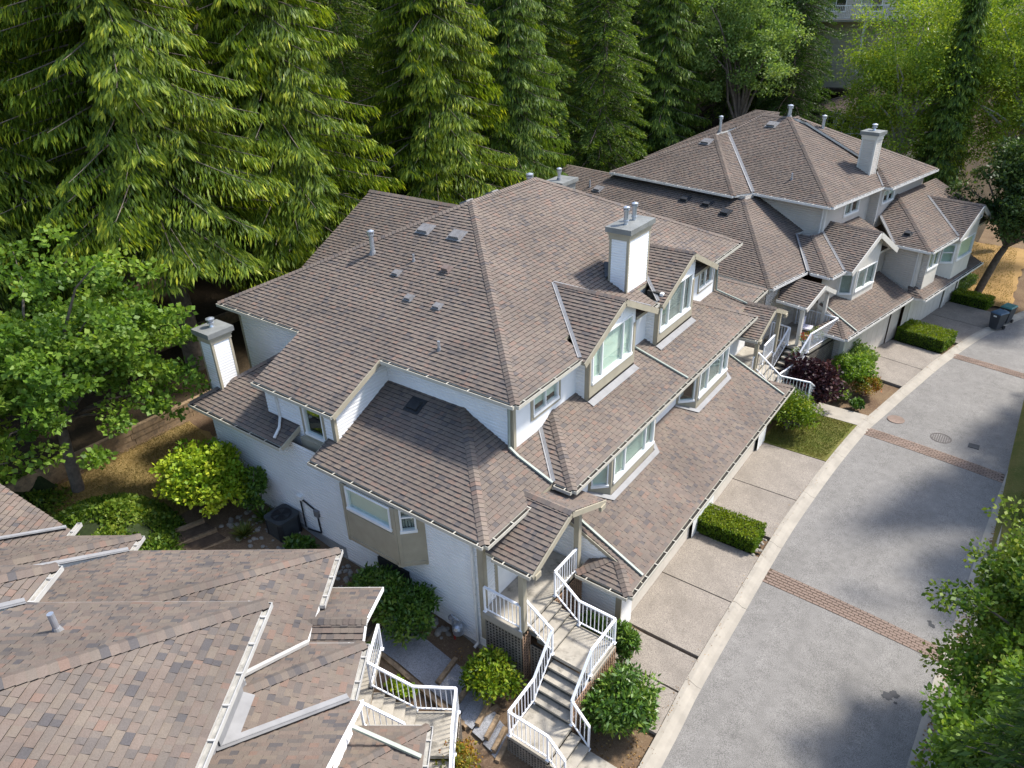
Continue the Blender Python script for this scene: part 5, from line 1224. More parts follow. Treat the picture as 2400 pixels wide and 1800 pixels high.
# gas meter
gmtr = thing('gas_meter', 'grey gas meter with red tag beside the white downspout', 'gas meter', (-10.55, 11.05, .7))
mb = MB(); mb.lathe((-10.5, 11.0, .85), [(.1, 0), (.16, .05), (.17, .25), (.13, .33), (.05, .36)], 14); mb.build('meter_body', 'galv', gmtr)
mb = MB(); mb.tube((-10.75, 11.05, .75), (-10.75, 11.05, 1.45), .03); mb.tube((-10.75, 11.05, 1.4), (-10.45, 11.0, 1.4), .03); mb.tube((-10.45, 11.0, 1.45), (-10.45, 11.0, 1.1), .03); mb.build('pipe', 'galv', gmtr)
mb = MB(); mb.lathe((-10.75, 11.02, 1.3), [(.04, 0), (.1, .03), (.1, .08), (.04, .12)], 12); mb.build('regulator', 'vent_grey', gmtr); mb = MB(); mb.box(-10.68, -10.62, 10.97, 11.0, .55, .85); mb.build('tag', 'red_paint', gmtr)
# wheelie bins
def bin_(x, y, rot, lid, lab):
    c, s = math.cos(-rot), math.sin(-rot); lx, ly = c*x-s*y, s*x+c*y
    t = thing('wheelie_bin', lab, 'bin', (lx, ly, -.09), rot, 'bins at the kerb')
    def T(px, py, pz): return (lx+px, ly+py, -.09+pz)
    mb = MB(); mb.hexa([T(-.22, -.26, .08), T(.22, -.26, .08), T(.22, .24, .08), T(-.22, .24, .08), T(-.29, -.34, .98), T(.29, -.34, .98), T(.29, .36, .98), T(-.29, .36, .98)]); mb.build('body', 'bin_grey', t)
    mb = MB(); mb.box(lx-.31, lx+.31, ly-.37, ly+.4, .87, .9); mb.build('rim', 'bin_grey', t)
    mb = MB(); mb.hexa([T(-.31, -.38, .995), T(.31, -.38, .995), T(.31, .38, 1.0), T(-.31, .38, 1.0), T(-.26, -.3, 1.05), T(.26, -.3, 1.05), T(.26, .34, 1.08), T(-.26, .34, 1.08)]); mb.build('lid', lid, t)
    for sx in (-1, 1):
        mb = MB(); mb.tube(T(sx*.26-.03, .3, .12), T(sx*.26+.03, .3, .12), .11, 14); mb.build('wheel', 'black_plastic', t)
    mb = MB(); mb.tube(T(-.24, .43, .95), T(.24, .43, .95), .018, 8); mb.build('handle', 'black_plastic', t)
    mb = MB(); mb.poly([T(-.09, -.334, .80), T(.09, -.334, .80), T(.09, -.337, .88), T(-.09, -.337, .88)]); mb.build('label_plate', 'white_trim', t)
bin_(-.2, 45.75, R(-30), 'bin_lid_blue', 'dark grey wheelie bin with blue lid standing at the kerb'); bin_(.12, 46.95, R(-20), 'bin_lid_green', 'dark grey wheelie bin with green lid behind the blue-lidded one')
# retaining walls of timber
for wx, y0_, y1_w, zt, lab in ((-27.2, 3.5, 21, 2.38, 'long grey timber retaining wall beside the dry lawn'), (-32.3, 6, 36, 3.25, 'upper timber retaining wall under the cedars'), (-37.5, 8, 34, 4.2, 'topmost timber retaining wall deep in the cedar shade')):
    t = thing('retaining_wall', lab, 'wall', (wx, (y0_+y1_w)/2, zt-.8))
    for r_ in range(3):
        y = y0_
        while y < y1_w:
            l_ = random.uniform(2.2, 2.6); mb = MB(); mb.box(wx-.13, wx+.08+.015*r_*-1, y+.01, min(y+l_, y1_w)-.01, zt-.26*(r_+1)+.004, zt-.26*r_-.004); mb.build('timber', 'timber', t); y += l_
# flat stones behind the left roof
for i, (x, y, a_) in enumerate(((-23.6, 13.2, .62), (-24.5, 12.6, .5), (-23.2, 12.2, .55), (-24.2, 13.9, .6), (-25.2, 13.5, .5))):
    mb = MB(); rr = random.Random(i); q = [(x+a_*(.8+.35*rr.random())*math.cos(t), y+a_*(.7+.3*rr.random())*math.sin(t)) for t in [2*math.pi*k/7 for k in range(7)]]; zz = gz(x, y); mb.prism(q, zz-.02, zz+.07); single(mb, 'flagstone', 'stone', (x, y, zz), 'flat grey flagstone in the dry lawn below the siding-clad chimney', 'stone', 'flagstones below the chimney')
# side-yard timber stairs and rocks near the yellow shrub
t = thing('timber_steps', 'wide old timber steps between the yellow shrub and the near roofs', 'steps', (-20.0, 8.2, 1.2))
for k in range(4):
    mb = MB(); x = -21.2+k*.62; mb.beam((x, 7.0+k*.1, 1.62-k*.14), (x+.75, 9.3+k*.05, 1.62-k*.14), .16, .16); mb.build('timber', 'timber', t)
    mb = MB(); mb.poly([(x, 7.0, 1.6-k*.14), (x+.62, 7.1, 1.6-k*.14), (x+1.35, 9.3, 1.6-k*.14), (x+.7, 9.3, 1.6-k*.14)]); mb.build('tread', 'soil_dark', t)
def stones(name, pts, rmin, rmax, seed, mat='stone'):
    rr = random.Random(seed); mb = MB()
    for (x, y) in pts:
        r_ = rr.uniform(rmin, rmax); n_ = 7; zz = gz(x, y); sx, sy = rr.uniform(.8, 1.3), rr.uniform(.7, 1.1); tw = rr.random()*3
        i0 = len(mb.v); prof = ((1, .0), (.95, .35), (.6, .62), (0.05, .7))
        for q, z in prof:
            for k in range(n_): tt = 2*math.pi*k/n_+tw; mb.v.append((x+r_*q*sx*math.cos(tt), y+r_*q*sy*math.sin(tt), zz+r_*z))
        for a in range(3):
            for k in range(n_): j = (k+1) % n_; mb.f.append((i0+a*n_+k, i0+a*n_+j, i0+(a+1)*n_+j, i0+(a+1)*n_+k)); mb.c.append(0.); mb.m.append(0)
    o_ = mb.build(name, mat, smooth=True, kind='stuff'); return o_
rr = random.Random(4)
tag(stones('river_stones', [(-16.9+rr.uniform(-3.2, 2.2), 10.55+rr.uniform(-1.0, .6)) for _ in range(170)], .04, .12, 1), 'scattered river stones around the air conditioner', 'stones')
tag(stones('wall_pebbles', [(-11.7+rr.uniform(-1.0, .8), 10.9+rr.uniform(-.3, .25)) for _ in range(34)], .06, .12, 2), 'pale pebbles at the foot of the white wall', 'stones')
tag(stones('hedge_pebbles', [(-4.95+rr.uniform(-.1, .25), 20.2+rr.uniform(-.15, 1.0)) for _ in range(16)]+[(-7.0+rr.uniform(-.1, .2), 20.2+rr.uniform(-.1, .2)) for _ in range(10)], .04, .08, 3), 'pebbles around the foot of the box hedge', 'stones')
# far porch things
def pot(x, y, z, r_, h__, fmat, lab, n_=60, leafm='hedge_leaf'):
    t = thing('flower_pot', lab, 'flower pot', (x, y, z)); mb = MB(); mb.lathe((x, y, z), [(r_*.7, 0), (r_, h__), (r_*1.1, h__), (r_*1.1, h__+.03), (r_*.9, h__+.03), (r_*.9, h__-.02)], 12); mb.build('pot', 'pot_blue', t)
    rg = np.random.default_rng(int(abs(x*100)))
    leaf_cloud('plant', t, (x, y, z+h__+r_*.9), (r_*1.6, r_*1.6, r_*1.3), n_*4, .07, leafm)
    if fmat: leaf_cloud('flowers', t, (x, y, z+h__+r_*1.3), (r_*1.4, r_*1.4, r_*.9), n_*2, .07, fmat)

# ================================================================ VEGETATION
def quads_mesh(name, Bv, Dv, Sv, col, mat):
    n = len(Bv); V = np.empty((n, 4, 3)); V[:, 0] = Bv; V[:, 1] = Bv+.45*Dv+Sv; V[:, 2] = Bv+Dv; V[:, 3] = Bv+.45*Dv-Sv
    me = bpy.data.meshes.new(name); me.vertices.add(4*n); me.vertices.foreach_set('co', V.ravel())
    me.loops.add(4*n); me.loops.foreach_set('vertex_index', np.arange(4*n, dtype=np.int32))
    me.polygons.add(n); me.polygons.foreach_set('loop_start', np.arange(0, 4*n, 4, dtype=np.int32)); me.polygons.foreach_set('loop_total', np.full(n, 4, dtype=np.int32))
    a = me.attributes.new('col', 'FLOAT', 'FACE'); a.data.foreach_set('value', np.clip(col, .001, 1).astype(np.float32))
    me.materials.append(MATS[mat]); me.update(calc_edges=True); return me
def rdir(rg, n): v = rg.normal(size=(n, 3)); return v/np.linalg.norm(v, axis=1)[:, None]
def nrm(v): return v/np.maximum(np.linalg.norm(v, axis=1)[:, None], 1e-9)
def leaf_cloud(name, parent, c, rad, n, size, mat, seed=None, shell=.55, up=.5, asp=.5):
    rg = np.random.default_rng(seed if seed is not None else int(abs(c[0]*131+c[1]*17+n)) % 9999)
    d = rdir(rg, n); r = shell+(1-shell)*rg.random(n)**.6; Bv = np.array(c)+d*r[:, None]*np.array(rad)*(.88+.24*rg.random((n, 1)))
    D = nrm(rdir(rg, n)+d*.6+np.array((0, 0, up*.3))); S = nrm(np.cross(D, rdir(rg, n)+np.array((0, 0, .1))))
    l = size*(.7+.6*rg.random((n, 1)))
    org = ORG[parent.name]; me = quads_mesh(name, Bv-np.array(org), D*l, S*l*asp*.5, rg.random(n), mat)
    o = bpy.data.objects.new(name, me); COL.objects.link(o); o.parent = parent; reg(o, org); return o
def cluster_leaves(rg, centers, crad, per, size, flat=.7, asp=.5):
    Bs, Ds, Ss, Cs = [], [], [], []
    for (c, r) in zip(centers, crad):
        n = int(per*(.6+.8*rg.random())); d = rdir(rg, n); q = np.array(c)+d*(rg.random((n, 1))**.45)*r*np.array((1, 1, flat))
        D = nrm(d*.7+rdir(rg, n)*.8); S = nrm(np.cross(D, rdir(rg, n)*.8+np.array((0, 0, .5)))); l = size*(.65+.7*rg.random((n, 1)))
        Bs.append(q); Ds.append(D*l); Ss.append(S*l*asp*.5); Cs.append(np.clip(rg.normal(.45, .22)+rg.normal(0, .2, n), 0, 1))
    return np.concatenate(Bs), np.concatenate(Ds), np.concatenate(Ss), np.concatenate(Cs)
def limb_mesh(mb, a, b, r0, r1, rg, seg=4, bend=.25):
    a, b = np.array(a, float), np.array(b, float); L_ = np.linalg.norm(b-a); prev = a; pr = r0
    for k in range(1, seg+1):
        t = k/seg; p = a+(b-a)*t+(rg.normal(0, .06, 3)*L_*bend if k < seg else 0)+np.array((0, 0, L_*.12*math.sin(math.pi*t))); r = r0+(r1-r0)*t
        mb.tube(prev, p, pr, 6, r, caps=False); prev, pr = p, r
def deciduous(label, base, h, crad, ncl, per, size, mat, seed, trunk_h=.35, group=None, cr=(.5, .95), bark='bark', lean=(0, 0), name='deciduous_tree', cat='tree', shell=.35, flat=.65, asp=.55):
    rg = np.random.default_rng(seed); z0 = base[2] if len(base) > 2 else gz(*base[:2]); loc = (base[0], base[1], z0)
    t = thing(name, label, cat, loc, 0, group); cc = np.array((base[0]+lean[0], base[1]+lean[1], z0+h-crad[2]))
    tr = MB(); fork = np.array((base[0]+lean[0]*.3, base[1]+lean[1]*.3, z0+h*trunk_h)); r0 = .028*h**.9+.03
    limb_mesh(tr, loc, fork, r0, r0*.75, rg, 3, .1)
    d = rdir(rg, ncl); d[:, 2] = np.where(d[:, 2] < -.55, -d[:, 2]*.4, d[:, 2]); rr_ = shell+(1-shell)*rg.random(ncl)**.5
    lump = 1+.3*np.sin(d[:, 0]*5+seed)*np.cos(d[:, 1]*4+seed*2)+.12*rg.normal(size=ncl)
    cen = cc+d*(rr_*lump)[:, None]*np.array(crad)
    for c in cen[::max(1, ncl//26)]: limb_mesh(tr, fork, c, r0*.38, .015, rg)
    trunk = tr.build('trunk', bark, t, smooth=True)
    Bv, Dv, Sv, C = cluster_leaves(rg, cen, rg.uniform(cr[0], cr[1], ncl), per, size, flat, asp)
    me = quads_mesh('crown', Bv-np.array(loc), Dv, Sv, C, mat); o = bpy.data.objects.new('crown', me); COL.objects.link(o); o.parent = t; reg(o, Vector(loc)); return t
def conifer_meshes(seed, h, z0, Lmax, mat, style='cedar', nb=190, dens=1.0):
    rg = np.random.default_rng(seed); Bs, Ds, Ss, Cs = [], [], [], []; tm = MB()
    tm.tube((0, 0, -.5), (0, 0, h*.5), .016*h+.08, 9, .011*h, caps=False); tm.tube((0, 0, h*.5), (0, 0, h), .011*h, 9, .02, caps=False)
    Z = np.array((0, 0, 1.))
    for i in range(nb):
        f = (i+rg.random())/nb; f = f**.92; zb = z0+(h-z0)*f
        prof = (1-f)**.72*(.75+.25*min(1, f/.12)); L_ = max(.35, Lmax*prof*rg.uniform(.62, 1.12)); az = i*2.39996+rg.normal(0, .25)
        o = np.array((math.cos(az), math.sin(az), 0)); m = max(4, int(L_/.145*dens)); t = np.linspace(.12, 1, m)
        if style == 'cedar': zz = L_*(.16*t-.62*t*t+.30*t**3)
        else: zz = L_*(.05*t-.28*t*t)
        yawb = rg.normal(0, .25); side0 = np.cross(o, Z)
        C = np.outer(L_*t, o)+np.outer(zz, Z)+Z*zb+np.outer(L_*.12*t*t*yawb, side0)
        T = nrm(np.gradient(C, axis=0)); S0 = nrm(np.cross(T, Z))
        for a, b in zip(range(0, m-1, max(1, m//4)), range(max(1, m//4), m, max(1, m//4))): tm.tube(C[a], C[b], .035*(1-t[a])+.012, 4, .035*(1-t[b])+.01, caps=False)
        l2 = np.minimum(1.5, (.16+.9*np.sin(np.pi*np.clip(t*.9+.08, 0, 1))**.8*.42*L_**.62))
        for sg in (-1, 1):
            K = 7
            for k in range(1, K+1):
                u = k/K; keep = rg.random(m) < .93; n = keep.sum()
                if not n: continue
                ll = (l2[keep]*u)[:, None]; dr = .45 if style == 'cedar' else .22
                q = C[keep]+(S0[keep]*sg*.82+T[keep]*.5)*ll-Z*ll*u*dr+rg.normal(0, .045, (n, 3))
                if style == 'cedar':
                    D = nrm(S0[keep]*sg*rg.uniform(.1, .6, (n, 1))+T[keep]*rg.uniform(.1, .6, (n, 1))-Z*rg.uniform(.5, 1.15, (n, 1))+rg.normal(0, .15, (n, 3))); l = rg.uniform(.16, .42, (n, 1)); wd = .115
                else:
                    D = nrm(S0[keep]*sg*rg.uniform(.2, .9, (n, 1))+T[keep]*rg.uniform(.2, .8, (n, 1))-Z*rg.uniform(.0, .45, (n, 1))+rg.normal(0, .22, (n, 3))); l = rg.uniform(.12, .28, (n, 1)); wd = .15
                S = nrm(np.cross(D, rdir(rg, n)*.55+T[keep])); Bs.append(q); Ds.append(D*l); Ss.append(S*l*wd)
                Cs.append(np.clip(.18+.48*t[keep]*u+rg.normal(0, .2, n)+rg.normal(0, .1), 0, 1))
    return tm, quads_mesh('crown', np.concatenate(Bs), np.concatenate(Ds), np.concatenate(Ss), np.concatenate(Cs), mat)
PROTO = {}
def proto(key, *a, **k):
    tm, cm = conifer_meshes(*a, **k); me = bpy.data.meshes.new('trunk'); me.from_pydata(tm.v, [], tm.f); me.materials.append(MATS['bark']); me.polygons.foreach_set('use_smooth', [True]*len(me.polygons)); me.update(); PROTO[key] = (me, cm)
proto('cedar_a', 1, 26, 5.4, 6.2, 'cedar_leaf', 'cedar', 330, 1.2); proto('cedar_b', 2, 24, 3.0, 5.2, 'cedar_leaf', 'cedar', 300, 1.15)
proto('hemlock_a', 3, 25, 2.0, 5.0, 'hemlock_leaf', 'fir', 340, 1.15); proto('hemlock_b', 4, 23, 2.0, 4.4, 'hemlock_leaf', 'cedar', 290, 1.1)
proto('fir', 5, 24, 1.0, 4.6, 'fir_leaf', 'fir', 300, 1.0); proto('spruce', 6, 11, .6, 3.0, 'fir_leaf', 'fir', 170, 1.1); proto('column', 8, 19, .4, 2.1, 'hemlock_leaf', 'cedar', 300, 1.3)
def conifer(key, x, y, label, s_=1.0, rot=0., group=None, z=None, sz=1.0):
    z = gz(x, y) if z is None else z; t = thing('conifer_tree', label, 'tree', (x, y, z), rot, group); t.location = (x, y, z); t.scale = (s_, s_, s_*sz)
    for nm, me in zip(('trunk', 'crown'), PROTO[key]): o = bpy.data.objects.new(nm, me); COL.objects.link(o); o.parent = t; reg(o, Vector((0, 0, 0)))
    return t
conifer('cedar_a', -29.6, 15.2, 'huge cedar with bare grey trunk standing behind the siding-clad chimney', 1.0, .4)
conifer('cedar_b', -33.5, 10.0, 'drooping cedar behind the broad-leaved tree at the dry lawn', 1.05, 2.0)
conifer('cedar_b', -29.3, 21.6, 'tall cedar with long weeping boughs behind the rear roof wing', 1.08, 4.1)
conifer('cedar_b', -28.6, 31.5, 'yellow-green cedar with sweeping boughs behind the main roof ridge', 1.05, 1.2)
conifer('cedar_a', -38.5, 17.5, 'broad cedar on the slope above the timber retaining walls', .98, 3.0)
conifer('hemlock_b', -27.6, 37.5, 'hemlock with fine drooping twigs behind the small rear chimney', .95, 0.5)
conifer('hemlock_a', -30.0, 43.0, 'dense green hemlock behind the gap between the two blocks', 1.0, 2.2)
conifer('hemlock_a', -26.6, 47.0, 'layered hemlock at the rear corner of the cream block', .95, 5.0)
conifer('hemlock_b', -24.6, 52.5, 'pale-tipped hemlock behind the cream block chimney side', .95, 3.3)
conifer('fir', -18.4, 62.5, 'dark slim fir beside the distant balcony house', .9, 1.0)
conifer('column', -6.4, 57.5, 'narrow columnar cedar among pale green alders', 1.0, .3)
grp = 'conifers on the wooded slope'
lab = 'tall dark conifer on the wooded slope behind the townhouses'
rg_ = random.Random(12)
SPOTS = [(-35.5, 25), (-35, 30.5), (-37, 37), (-34.5, 42.5), (-33.5, 49), (-31, 55), (-29, 60), (-25, 65), (-40, 11), (-42, 22), (-43, 30), (-44, 40), (-41, 47), (-40, 56), (-37, 64), (-30, 70), (-45, 6), (-48, 14), (-50, 26), (-52, 38), (-50, 50), (-46, 62), (-40, 72), (-23, 71), (-21.5, 66.5), (-58, 20), (-60, 34), (-58, 48), (-54, 8), (-38, 4), (-47, 72), (-33, 78), (-27, 104), (-20, 110), (-12, 106), (-4, 112), (4, 106), (12, 110), (20, 104), (-34, 98), (28, 112)]
for i, (x, y) in enumerate(SPOTS):
    kd = rg_.choice(['fir', 'fir', 'hemlock_a', 'hemlock_b', 'cedar_b'])
    nm_ = {'fir': 'dark green fir with stiff level boughs', 'hemlock_a': 'layered mid-green hemlock', 'hemlock_b': 'hemlock with weeping twigs', 'cedar_b': 'yellow-green drooping cedar'}[kd]
    wh = 'far beyond the cream block and alders' if y > 90 else 'on the wooded slope above the timber walls' if y < 34 else 'on the wooded slope behind the rear hemlocks'
    conifer(kd, x+rg_.uniform(-1, 1), y+rg_.uniform(-1, 1), nm_+' '+wh, rg_.uniform(.9, 1.15), rg_.random()*6.28, 'several '+nm_+' '+wh)
# broad-leaved trees
deciduous('broad-leaved maple overhanging the dry lawn on the left', (-26.0, 7.7), 8.9, (4.4, 4.4, 3.9), 250, 135, .17, 'maple_leaf', 31, .3, cr=(.35, .72), lean=(.4, .6), asp=.8, shell=.2, flat=.5)
deciduous('second maple beside the timber retaining wall, lower and rounder', (-26.0, 2.8), 7.5, (3.3, 3.3, 3.0), 150, 150, .19, 'maple_leaf', 32, .3, cr=(.45, .85), asp=.8)
deciduous('pale green alder with fine leaves beyond the cream block roof', (-9.3, 58.8, 1.0), 17.0, (4.6, 4.6, 8.0), 620, 100, .17, 'alder_leaf', 33, .3, bark='birch_bark', cr=(.6, 1.1))
deciduous('yellow-green alder at the far bend of the street', (-1.6, 61.0, 1.0), 17.0, (4.6, 4.6, 8.0), 560, 100, .17, 'alder_leaf', 34, .3, bark='birch_bark', cr=(.6, 1.1))
deciduous('tall alder behind the columnar cedar', (-6.0, 66.0, 3.0), 16.5, (5.4, 5.0, 7.6), 420, 100, .19, 'alder_leaf', 35, .3, bark='birch_bark', cr=(.6, 1.15))
deciduous('grey-green maple between dark conifers behind the cream roof', (-20.3, 57.0), 15.0, (3.4, 3.4, 5.5), 260, 110, .2, 'grey_leaf', 36, .3, cr=(.5, 1.0))
deciduous('dark red maple peeking between the conifers', (-23.2, 63.0), 13.5, (2.2, 2.2, 3.0), 80, 90, .2, 'red_leaf', 37, .4, cr=(.5, .9))
deciduous('dark leafy tree over the yellow leaf litter at the street bend', (-1.7, 51.2, 0), 10.2, (3.7, 3.2, 3.7), 340, 170, .2, 'dark_leaf', 38, .3, cr=(.5, .95), lean=(2.3, -.5))
deciduous('leafy street tree on the grassy bank, beside the oil-stained asphalt', (3.8, 17.0), 6.6, (2.7, 2.9, 2.7), 300, 190, .12, 'ivy_leaf', 39, .3, cr=(.35, .7), asp=.7)
conifer('spruce', 2.9, 10.8, 'young spruce on the grassy bank under the leafy street tree', .92, 1.0, z=.4)
deciduous('low leafy tree on the bank beside the young spruce', (3.5, 13.7), 5.9, (2.3, 2.3, 2.5), 240, 170, .12, 'maple_leaf', 42, .3, cr=(.35, .7), asp=.7)
deciduous('bank tree whose twigs reach over the shaded asphalt', (6.6, 27.5), 10.0, (3.6, 3.6, 4.2), 220, 150, .14, 'maple_leaf', 40, .3, cr=(.4, .85), asp=.7)
conifer('hemlock_a', 4.6, 33.0, 'dark hemlock on the bank shading the street drain', .62, 2.5, z=.6)
conifer('spruce', 5.9, 39.5, 'spruce on the bank at the street bend', 1.1, .7, z=.8)
deciduous('tall bank tree at the outer street bend', (7.5, 34.5), 12.5, (3.6, 3.6, 5.0), 200, 130, .19, 'rhodo_leaf', 41, .3, cr=(.5, .9))
# shrubs
def shrub(name, label, c, rad, n, size, mat, seed, cat='shrub', core=True, ncl=26, group=None, asp=.5, cr=.36, flat=.8):
    z0 = gz(c[0], c[1]) if len(c) < 3 else c[2]; loc = (c[0], c[1], z0); t = thing(name, label, cat, loc, 0, group); rg = np.random.default_rng(seed)
    st_ = MB()
    for k in range(7): d = rdir(rg, 1)[0]; limb_mesh(st_, loc, (c[0]+d[0]*rad[0]*.6, c[1]+d[1]*rad[1]*.6, z0+rad[2]*(1+.5*abs(d[2]))), .03, .008, rg, 3)
    st_.build('stems', 'bark', t)
    d = rdir(rg, ncl); d[:, 2] = np.abs(d[:, 2])*1.0-.25; cen = np.array((c[0], c[1], z0+rad[2]*.85))+d*np.array(rad)*rg.uniform(.45, .95, (ncl, 1))
    Bv, Dv, Sv, C = cluster_leaves(rg, cen, np.full(ncl, min(rad)*cr)*rg.uniform(.7, 1.2, ncl), n//ncl, size, flat, asp)
    Bv[:, 2] = np.maximum(Bv[:, 2], z0+.02)
    me = quads_mesh('foliage', Bv-np.array(loc), Dv, Sv, C, mat); o = bpy.data.objects.new('foliage', me); COL.objects.link(o); o.parent = t; reg(o, Vector(loc)); return t
shrub('yellow_shrub', 'bright yellow-green leafy shrub against the white side wall', (-20.8, 9.9), (1.9, 1.4, 1.75), 9500, .135, 'gold_leaf', 51, ncl=110, asp=.75, cr=.24)
shrub('flowering_shrub', 'dark shrub with white blooms between yellow shrub and wall', (-19.3, 10.75), (.8, .5, 1.3), 1400, .16, 'rhodo_leaf', 52)
shrub('rhododendron', 'large dark rhododendron under the tan bay window', (-12.9, 10.3), (1.45, .8, .95), 5200, .17, 'rhodo_leaf', 53, ncl=60, asp=.38)
shrub('rhododendron', 'rounded rhododendron beside the gas meter end of the bay', (-11.7, 10.35), (.95, .8, .95), 3800, .17, 'rhodo_leaf', 54, ncl=45, asp=.38)
shrub('laurel_shrub', 'glossy round laurel at the lattice under the porch', (-8.75, 10.25), (.72, .72, .85), 4200, .12, 'hedge_leaf', 55, ncl=50, asp=.5, cr=.4)
shrub('rhododendron', 'big light green rhododendron between stairs and kerb', (-5.6, 11.65), (.95, 1.25, .92), 6800, .16, 'rhodo_leaf', 56, ncl=55, asp=.4)
shrub('rhododendron', 'smaller rhododendron at the driveway corner by the garage wall', (-6.35, 13.35), (.55, .5, .95), 2600, .15, 'rhodo_leaf', 57, ncl=34, asp=.4)
shrub('rhododendron', 'dark rhododendron behind the landing railing', (-7.3, 13.3), (.6, .45, .8), 2000, .15, 'rhodo_leaf', 58, ncl=28, asp=.4)
shrub('barberry_shrub', 'orange and green barberry beside the near stair railing', (-8.1, 7.9, .1), (.55, .6, .85), 3000, .09, 'barberry_leaf', 59, ncl=40, asp=.5, cr=.4)
shrub('round_shrub', 'clipped round yellow-green shrub at the end of the garage roof', (-6.45, 28.7, 0), (1.2, 1.2, 1.15), 8000, .12, 'hedge_leaf', 60, ncl=80, cr=.42, asp=.4)
shrub('purple_smoke_bush', 'dark purple bush between the walkway and far stairs', (-6.25, 31.3, 0), (1.5, 1.2, 1.5), 5600, .16, 'purple_leaf', 61, ncl=60, asp=.7)
shrub('green_shrub', 'tall pale green shrub at the cream garage corner', (-5.5, 36.2, 0), (1.0, .95, .85), 3600, .14, 'grey_leaf', 62, ncl=44)
shrub('green_shrub', 'bright green mounded shrub beside the purple bush', (-5.25, 34.5, 0), (1.2, 1.15, .95), 4600, .14, 'maple_leaf', 63, ncl=50)
shrub('golden_shrub', 'low golden shrub at the kerb between walkway and driveway', (-4.35, 33.9, 0), (.75, .9, .55), 2600, .1, 'barberry_leaf', 64, ncl=40)
shrub('fern', 'small blue-green plant at the walkway edge', (-5.2, 32.7, 0), (.4, .4, .3), 800, .14, 'grey_leaf', 65, ncl=12)
shrub('fern', 'small dark plant at the kerb end of the walkway', (-4.4, 32.4, 0), (.35, .35, .25), 700, .14, 'rhodo_leaf', 66, ncl=12)
shrub('fern', 'leafy fern beside the air conditioner pad', (-16.9, 10.45), (.5, .4, .35), 1500, .16, 'rhodo_leaf', 67, ncl=20)
shrub('wall_shrub', 'variegated yellow shrub behind the siding-clad chimney', (-25.3, 16.0), (1.1, 1.6, .9), 3000, .15, 'gold_leaf', 68, ncl=40)
shrub('path_plant', 'small green plant beside the gravel path and near gutter', (-12.1, 8.9), (.25, .25, .35), 500, .12, 'maple_leaf', 69, ncl=9)
shrub('path_plant', 'yellow-leaved plants inside the near stair railing', (-10.6, 8.7), (.5, .25, .3), 900, .12, 'gold_leaf', 70, ncl=14)
shrub('corner_shrub', 'yellow tuft at the near roof edge by the timber steps', (-18.7, 7.4), (.4, .35, .45), 900, .12, 'gold_leaf', 71, ncl=12)
def spiky(label, c, n, L_, seed, mat='yucca_leaf'):
    rg = np.random.default_rng(seed); z0 = gz(*c); t = thing('spiky_plant', label, 'plant', (c[0], c[1], z0)); az = rg.random(n)*6.283; el = rg.uniform(.25, 1.2, n)
    D = np.stack([np.cos(az)*np.cos(el), np.sin(az)*np.cos(el), np.sin(el)], 1)*rg.uniform(.6, 1.1, (n, 1))*L_; S = nrm(np.cross(D, np.array((0, 0, 1.))))*.022
    me = quads_mesh('leaves', np.zeros((n, 3))+np.array((0, 0, .03)), D, S, rg.random(n), mat); o = bpy.data.objects.new('leaves', me); COL.objects.link(o); o.parent = t; reg(o, Vector((0, 0, 0)))
spiky('spiky yellow-green yucca in front of the air conditioner', (-18.9, 9.75), 120, .62, 1); spiky('dark spiky plant under the yellow shrub', (-19.0, 10.7), 90, .6, 2, 'rhodo_leaf'); spiky('grassy tuft behind the air conditioner', (-18.6, 11.05), 80, .45, 3, 'rhodo_leaf')
def hedge(label, x0, x1, y0, y1, h, seed, rot=0., mat='hedge_leaf', n=9000):
    rg = np.random.default_rng(seed); cx, cy = (x0+x1)/2, (y0+y1)/2; t = thing('box_hedge', label, 'hedge', (cx, cy, 0), rot, None); mb = MB(); i_ = .1; mb.box(x0+i_, x1-i_, y0+i_, y1-i_, -.1, h-i_); mb.build('twig_core', 'hedge_core', t)
    A = [((x1-x0)*(y1-y0), 'z'), ((x1-x0)*h, 'y0'), ((x1-x0)*h, 'y1'), ((y1-y0)*h, 'x0'), ((y1-y0)*h, 'x1')]; tot = sum(a for a, _ in A); Bs, Ns = [], []
    for a, s_ in A:
        k = int(n*a/tot); u, v = rg.random(k), rg.random(k); wob = .04*np.sin(u*17+seed)*np.cos(v*11)
        if s_ == 'z': Bs.append(np.stack([x0+(x1-x0)*u, y0+(y1-y0)*v, h+wob*.8], 1)); Ns.append(np.tile((0, 0, 1.), (k, 1)))
        elif s_[0] == 'y': yy_ = y0 if s_[1] == '0' else y1; sg = -1 if s_[1] == '0' else 1; Bs.append(np.stack([x0+(x1-x0)*u, yy_+sg*wob, h*v], 1)); Ns.append(np.tile((0, sg, 0.), (k, 1)))
        else: xx_ = x0 if s_[1] == '0' else x1; sg = -1 if s_[1] == '0' else 1; Bs.append(np.stack([xx_+sg*wob, y0+(y1-y0)*u, h*v], 1)); Ns.append(np.tile((sg, 0, 0.), (k, 1)))
    Bv, Nv = np.concatenate(Bs), np.concatenate(Ns); n_ = len(Bv); Bv = Bv-Nv*rg.random((n_, 1))*.09; D = nrm(Nv*.7+rdir(rg, n_)); S = nrm(np.cross(D, rdir(rg, n_))); l = rg.uniform(.045, .085, (n_, 1))
    top = np.clip((Bv[:, 2]/h), 0, 1); me = quads_mesh('foliage', Bv-np.array((cx, cy, 0)), D*l, S*l*.32, np.clip(rg.random(n_)*.55+.4*Nv[:, 2], 0, 1), mat); o = bpy.data.objects.new('foliage', me); COL.objects.link(o); o.parent = t; reg(o, Vector((cx, cy, 0)))
plain('hedge_core', (.02, .03, .008, 1), .95, .4, 9)
